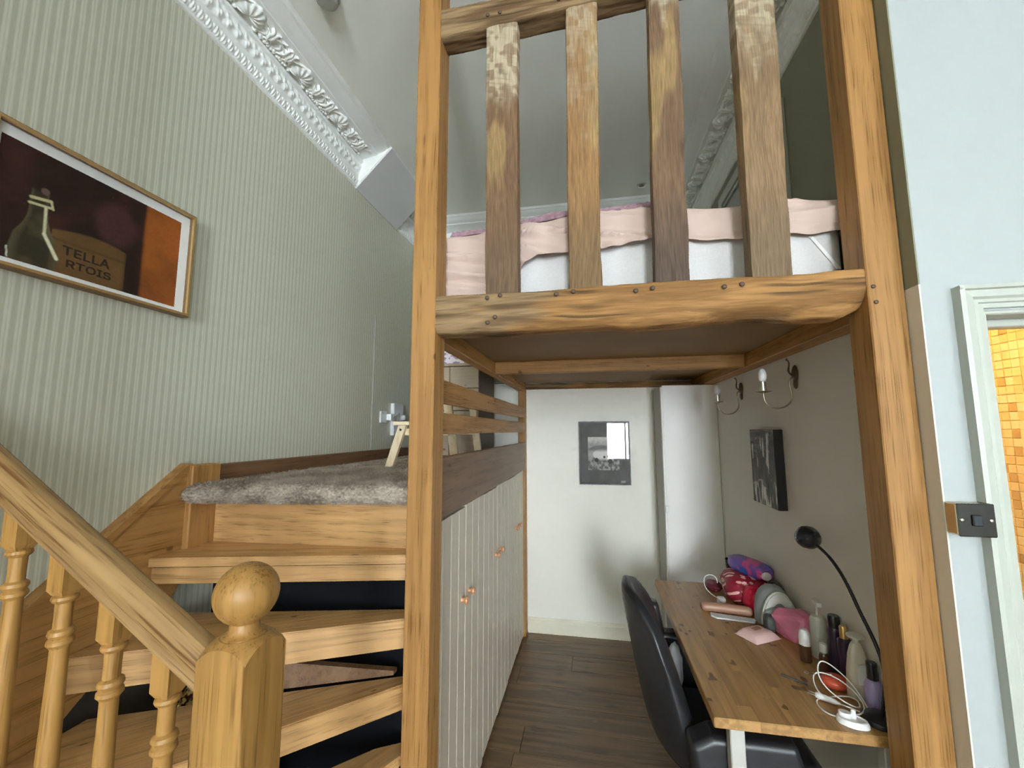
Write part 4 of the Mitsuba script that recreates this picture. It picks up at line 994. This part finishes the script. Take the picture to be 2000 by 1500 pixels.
def bagbox():
    m = hull([(.757, 2.045, DT+.001), (.790, 1.965, DT+.001), (.850, 1.945, DT+.001), (.856, 2.045, DT+.001), (.737, 2.040, DT+.078), (.845, 1.955, DT+.105), (.858, 1.97, DT+.115), (.856, 2.045, DT+.11), (.77, 2.048, DT+.105), (.795, 1.99, DT+.085)])
    m = m.subdivide().subdivide().subdivide().subdivide(); v = m.vertices
    v += m.vertex_normals*((meshkit.fbm(v*38, 3, 6)-.5)*.012)[:, None]; v[:, 2] = np.maximum(v[:, 2], DT+.001); m.vertices = v; return m
part(k, 'body', bagbox(), 'm_pink_satin', True)
part(k, 'end_panel', lumpy((.04, .055, .075), (.735, 2.055, DT+.001), .1, 2., 3, True, 9, 3.), 'm_dark_grey', True, label='dark grey end')
k = thing('wipes_packet', 'flat pale pink wipes packet lying on the desk', 'packet')
def packet():
    nx, ny = 40, 30; s = np.linspace(-1, 1, nx); t = np.linspace(-1, 1, ny); S, T_ = np.meshgrid(s, t, indexing='ij')
    a, b = np.array([.060, .037]), np.array([.0285, -.0465])
    h = .027*(1-np.abs(S)**5)*(1-np.abs(T_)**5)+.0035*(meshkit.fbm(np.stack([S*2, T_*2, 0*S], -1), 3, 3)-.5)*(1-np.abs(S)**3)
    c = np.array([.668, 2.005])
    top = np.stack([c[0]+a[0]*S+b[0]*T_, c[1]+a[1]*S+b[1]*T_, DT+.0015+np.maximum(h, .0005)], -1)
    bot = top.copy(); bot[..., 2] = DT+.0008
    return cat_([grid(top[::-1]), grid(bot)])
part(k, 'wrapper', packet(), 'm_pink_pack', True)
part(k, 'lid', hull([(.668+dx*.018+dy*.006, 2.012+dx*.011-dy*.010, DT+z) for dx in (-1, 1) for dy in (-1, 1) for z in (.024, .0295)]), 'm_rose_leather', label='brown resealable flap')
def clutch():
    m = tube(curve([(.503, 2.232, DT+.021), (.56, 2.226, DT+.022), (.63, 2.213, DT+.023), (.715, 2.196, DT+.022)], 30), np.r_[.014, .019, np.full(26, .021), .019, .014], 20); return m
single('rose_clutch', clutch(), 'm_rose_leather', 'rolled rose brown leather pouch lying on the desk beside the paper', 'pouch', True)
single('paper_sheet', hull([(.535, 2.205, DT+.0008), (.53, 2.172, DT+.0008), (.55, 2.148, DT+.0008), (.70, 2.125, DT+.0008), (.72, 2.165, DT+.0008), (.535, 2.205, DT+.006), (.532, 2.174, DT+.006), (.552, 2.152, DT+.006), (.70, 2.13, DT+.006), (.72, 2.165, DT+.006)]), 'm_paper', 'white folded paper packet under the rose brown pouch', 'paper')
k = thing('power_plug', 'white power plug with a curled thin cable near the floral bag', 'plug')
part(k, 'body', cat_([rbox(.600, .636, 2.300, 2.338, DT+.001, DT+.036, .008), rbox(.609, .629, 2.288, 2.303, DT+.008, DT+.026, .005)]), 'm_white_gloss', 30)
part(k, 'cable', tube(curve([(.618, 2.338, DT+.018), (.585, 2.375, DT+.03), (.565, 2.41, DT+.058), (.575, 2.43, DT+.095), (.60, 2.43, DT+.105), (.628, 2.415, DT+.07)], 40), .0022, 7), 'm_white_gloss', True)

def bottle(name, x, y, prof, m, label, parts=(), n=28, cat='bottle', cap=None):
    k = thing(name, label, cat)
    part(k, 'body', lathe(prof, n, (x, y, DT+.001)), m, 40)
    for nm, pr, mm in parts: part(k, nm, lathe(pr, n, (x, y, DT+.001)) if not isinstance(pr, trimesh.Trimesh) else pr, mm, 40)
    return k
k = bottle('roll_on_bottle', .772, 1.832, [(0, 0), (.0175, 0), (.019, .003), (.019, .062), (.0185, .063), (0, .063)], 'm_amber', 'dark brown bottle with a tall rounded white cap in front of the pink bag', [('cap', [(.0192, .058), (.0195, .085), (.017, .102), (.011, .112), (0, .115), (0, .058)], 'm_white_gloss')])
k = bottle('pump_bottle', .838, 1.872, [(0, 0), (.024, 0), (.026, .004), (.026, .135), (.020, .148), (.010, .152), (0, .152)], 'm_frost', 'tall frosted white pump bottle standing by the wall', [('pump_stem', [(0, .15), (.004, .15), (.004, .195), (0, .195)], 'm_grey_light')])
part(k, 'pump_head', hull([(.838+dx, 1.872+dy, DT+z) for dx, dy in ((-.010, .012), (.008, .012), (-.012, -.03), (.004, -.034)) for z in (.192, .206)]), 'm_grey_light')
bottle('purple_bottle', .843, 1.765, [(0, 0), (.021, 0), (.022, .003), (.022, .145), (.018, .155), (0, .155)], 'm_dark_purple', 'tall dark purple bottle just beside the frosted pump bottle', [('cap', [(0, .155), (.018, .155), (.019, .158), (.019, .19), (.016, .195), (0, .195)], 'm_black_gloss')])
bottle('dark_bottle', .845, 1.712, [(0, 0), (.020, 0), (.021, .003), (.021, .135), (.015, .142), (0, .142)], 'm_dark_purple', 'dark bottle with a gold cap between the purple bottle and the cream bottle', [('cap', [(0, .142), (.0125, .142), (.0125, .178), (.010, .182), (0, .182)], 'm_gold_cap')])
k = bottle('serum_bottle', .800, 1.760, [(0, 0), (.0145, 0), (.0155, .003), (.0155, .056), (.010, .066), (.008, .068), (0, .068)], 'm_amber', 'small dark serum bottle with a short white cap', [('cap', [(0, .070), (.0115, .070), (.0115, .096), (.010, .098), (0, .098)], 'm_white_gloss'), ('collar', [(.008, .066), (.0105, .066), (.0105, .0705), (.008, .0705)], 'm_grey_bag')])
k = thing('cream_bottle', 'tall tilted cream bottle with a flat disc cap in front of the purple bottles', 'bottle')
def flat_bottle():
    n = 26; Pg = []
    zs = [0, .002, .03, .08, .13, .155, .168, .172]; ws = [.030, .033, .034, .031, .025, .018, .012, .006]; ds = [.018, .02, .021, .019, .016, .013, .010, .005]
    a = np.linspace(0, 2*np.pi, n+1)
    for z, w, d in zip(zs, ws, ds): Pg.append(np.c_[.833+w*np.cos(a)*np.abs(np.cos(a))**-.15*1.0 if False else .833+w*np.sign(np.cos(a))*np.abs(np.cos(a))**.7, 1.622+d*np.sign(np.sin(a))*np.abs(np.sin(a))**.7, np.full(n+1, DT+.001+z)])
    Pg = [np.c_[np.full(n+1, .833), np.full(n+1, 1.622), np.full(n+1, DT+.001)]]+Pg+[np.c_[np.full(n+1, .833), np.full(n+1, 1.622), np.full(n+1, DT+.001+zs[-1])]]
    return grid(np.array(Pg))
part(k, 'body', flat_bottle(), 'm_cream_bottle', 50)
part(k, 'cap', lathe([(0, .170), (.008, .170), (.008, .182), (.024, .186), (.025, .190), (.02, .193), (0, .194)], 26, (.833, 1.622, DT+.001)), 'm_frost', 40)
part(k, 'label', hull([(.833+dx, 1.6015, DT+z) for dx, z in ((-.012, .05), (.014, .05), (-.010, .11), (.012, .11))]+[(.833+dx, 1.6005, DT+z) for dx, z in ((-.012, .05), (.014, .05), (-.010, .11), (.012, .11))]), 'm_label_white', label='pale label')
bottle('lilac_bottle', .844, 1.568, [(0, 0), (.021, 0), (.023, .004), (.023, .070), (.016, .085), (.012, .088), (0, .088)], 'm_lilac', 'lilac bottle with a black cap by the foot of the desk lamp', [('cap', [(0, .088), (.0145, .088), (.0145, .135), (.012, .138), (0, .138)], 'm_black_gloss')])
k = thing('orange_jar', 'rounded orange red container behind the white charger cable', 'container')
part(k, 'body', mv(trimesh.creation.icosphere(4, 1.), (0, 0, 0)).apply_scale((.040, .034, .022)).apply_translation((.783, 1.664, DT+.023)), 'm_orange', True)
part(k, 'stud', mv(trimesh.creation.icosphere(2, .003), (.771, 1.660, DT+.045)), 'm_white_gloss', True, label='tiny white stud')
k = thing('toothbrush_charger', 'white oval charger stand with coiled cable and two pin plug at the desk front', 'charger')
def oval(w, d, prof, loc, ang):
    m = lathe(prof, 40); m.apply_scale((w, d, 1)); m = rot(m, [0, 0, 1], ang); m.apply_translation(loc); return m
cl = (.737, 1.484, DT+.001)
part(k, 'base', oval(.040, .026, [(0, 0), (1, 0), (1, .008), (.9, .016), (.78, .017), (.74, .013), (0, .013)], cl, -20), 'm_white_gloss', 40)
part(k, 'pin', oval(.007, .0055, [(0, .012), (1, .012), (.85, .034), (.6, .037), (0, .037)], (cl[0]+.006, cl[1]+.006, cl[2]), -20), 'm_white_gloss', 40)
part(k, 'socket', oval(.017, .012, [(0, .012), (1, .012), (.9, .026), (0, .026)], (cl[0]-.014, cl[1]+.011, cl[2]), -20), 'm_white_gloss', 40)
z_ = DT+.004
part(k, 'cable', tube(curve([(.703, 1.50, z_+.004), (.68, 1.535, z_), (.685, 1.575, z_), (.74, 1.60, z_+.004), (.80, 1.585, z_+.012), (.79, 1.548, z_+.010), (.73, 1.575, z_+.03), (.715, 1.62, z_+.07), (.735, 1.64, z_+.09), (.775, 1.61, z_+.075), (.805, 1.56, z_+.03), (.80, 1.525, z_+.008), (.76, 1.535, z_+.012), (.70, 1.58, z_+.02), (.715, 1.64, z_+.05), (.77, 1.60, z_+.055), (.80, 1.545, z_+.02), (.775, 1.51, z_+.014), (.752, 1.502, z_+.012)], 170), .0021, 7), 'm_white_gloss', True)
part(k, 'plug', tube([(.742, 1.553, z_+.010), (.728, 1.563, z_+.011), (.700, 1.582, z_+.012), (.690, 1.589, z_+.012)], [.004, .008, .0095, .0085], 12), 'm_white_gloss', True)
for q in (-1, 1):
    part(k, 'prong', tube([(.690+q*.004, 1.589+q*.005, z_+.012), (.673+q*.004, 1.601+q*.005, z_+.012)], .0018, 7), 'm_chrome', True)
single('pencil', tube([(.640, 1.715, DT+.0035), (.70, 1.665, DT+.0035)], .003, 6), 'm_dark_grey', 'thin dark pencil lying across the middle of the desk', 'pencil')
for q, (x, y) in enumerate(((.735, 1.748), (.752, 1.742))):
    m = trimesh.creation.torus(.007, .0013, 16, 8); m.apply_translation((x, y, DT+.0016))
    single('ring', m, 'm_chrome', ('tiny silver ring on the desk, left one of two beside the pencil', 'tiny silver ring on the desk, right one of two, nearer the serum bottle')[q], 'ring', True, group='silver rings on the desk')
DL = thing('desk_lamp', 'black gooseneck desk lamp with round head leaning over the desk', 'lamp')
part(DL, 'base', lathe([(0, 0), (.044, 0), (.046, .004), (.044, .014), (.032, .022), (.013, .028), (0, .028)], 36, (.819, 1.505, DT+.001)), 'm_black_plastic', 40)
ap = [(.819, 1.492, DT+.026), (.811, 1.460, .84), (.802, 1.440, .945), (.800, 1.474, 1.0), (.799, 1.522, 1.05), (.798, 1.57, 1.105), (.796, 1.62, 1.146), (.793, 1.69, 1.178), (.790, 1.722, 1.186)]
part(DL, 'neck', tube(curve(ap, 70), .0052, 10), 'm_black_plastic', True)
hd = lathe([(0, -.036), (.018, -.034), (.032, -.022), (.037, -.004), (.034, .012), (.024, .026), (.012, .036), (.010, .048), (0, .05)], 32)
hd = rot(rot(hd, [1, 0, 0], 68), [0, 0, 1], 8); hd.apply_scale(1.12); hd.apply_translation((.788, 1.778, 1.203))
if hd.volume < 0: hd.invert()
part(DL, 'head', hd, 'm_black_gloss', 50)
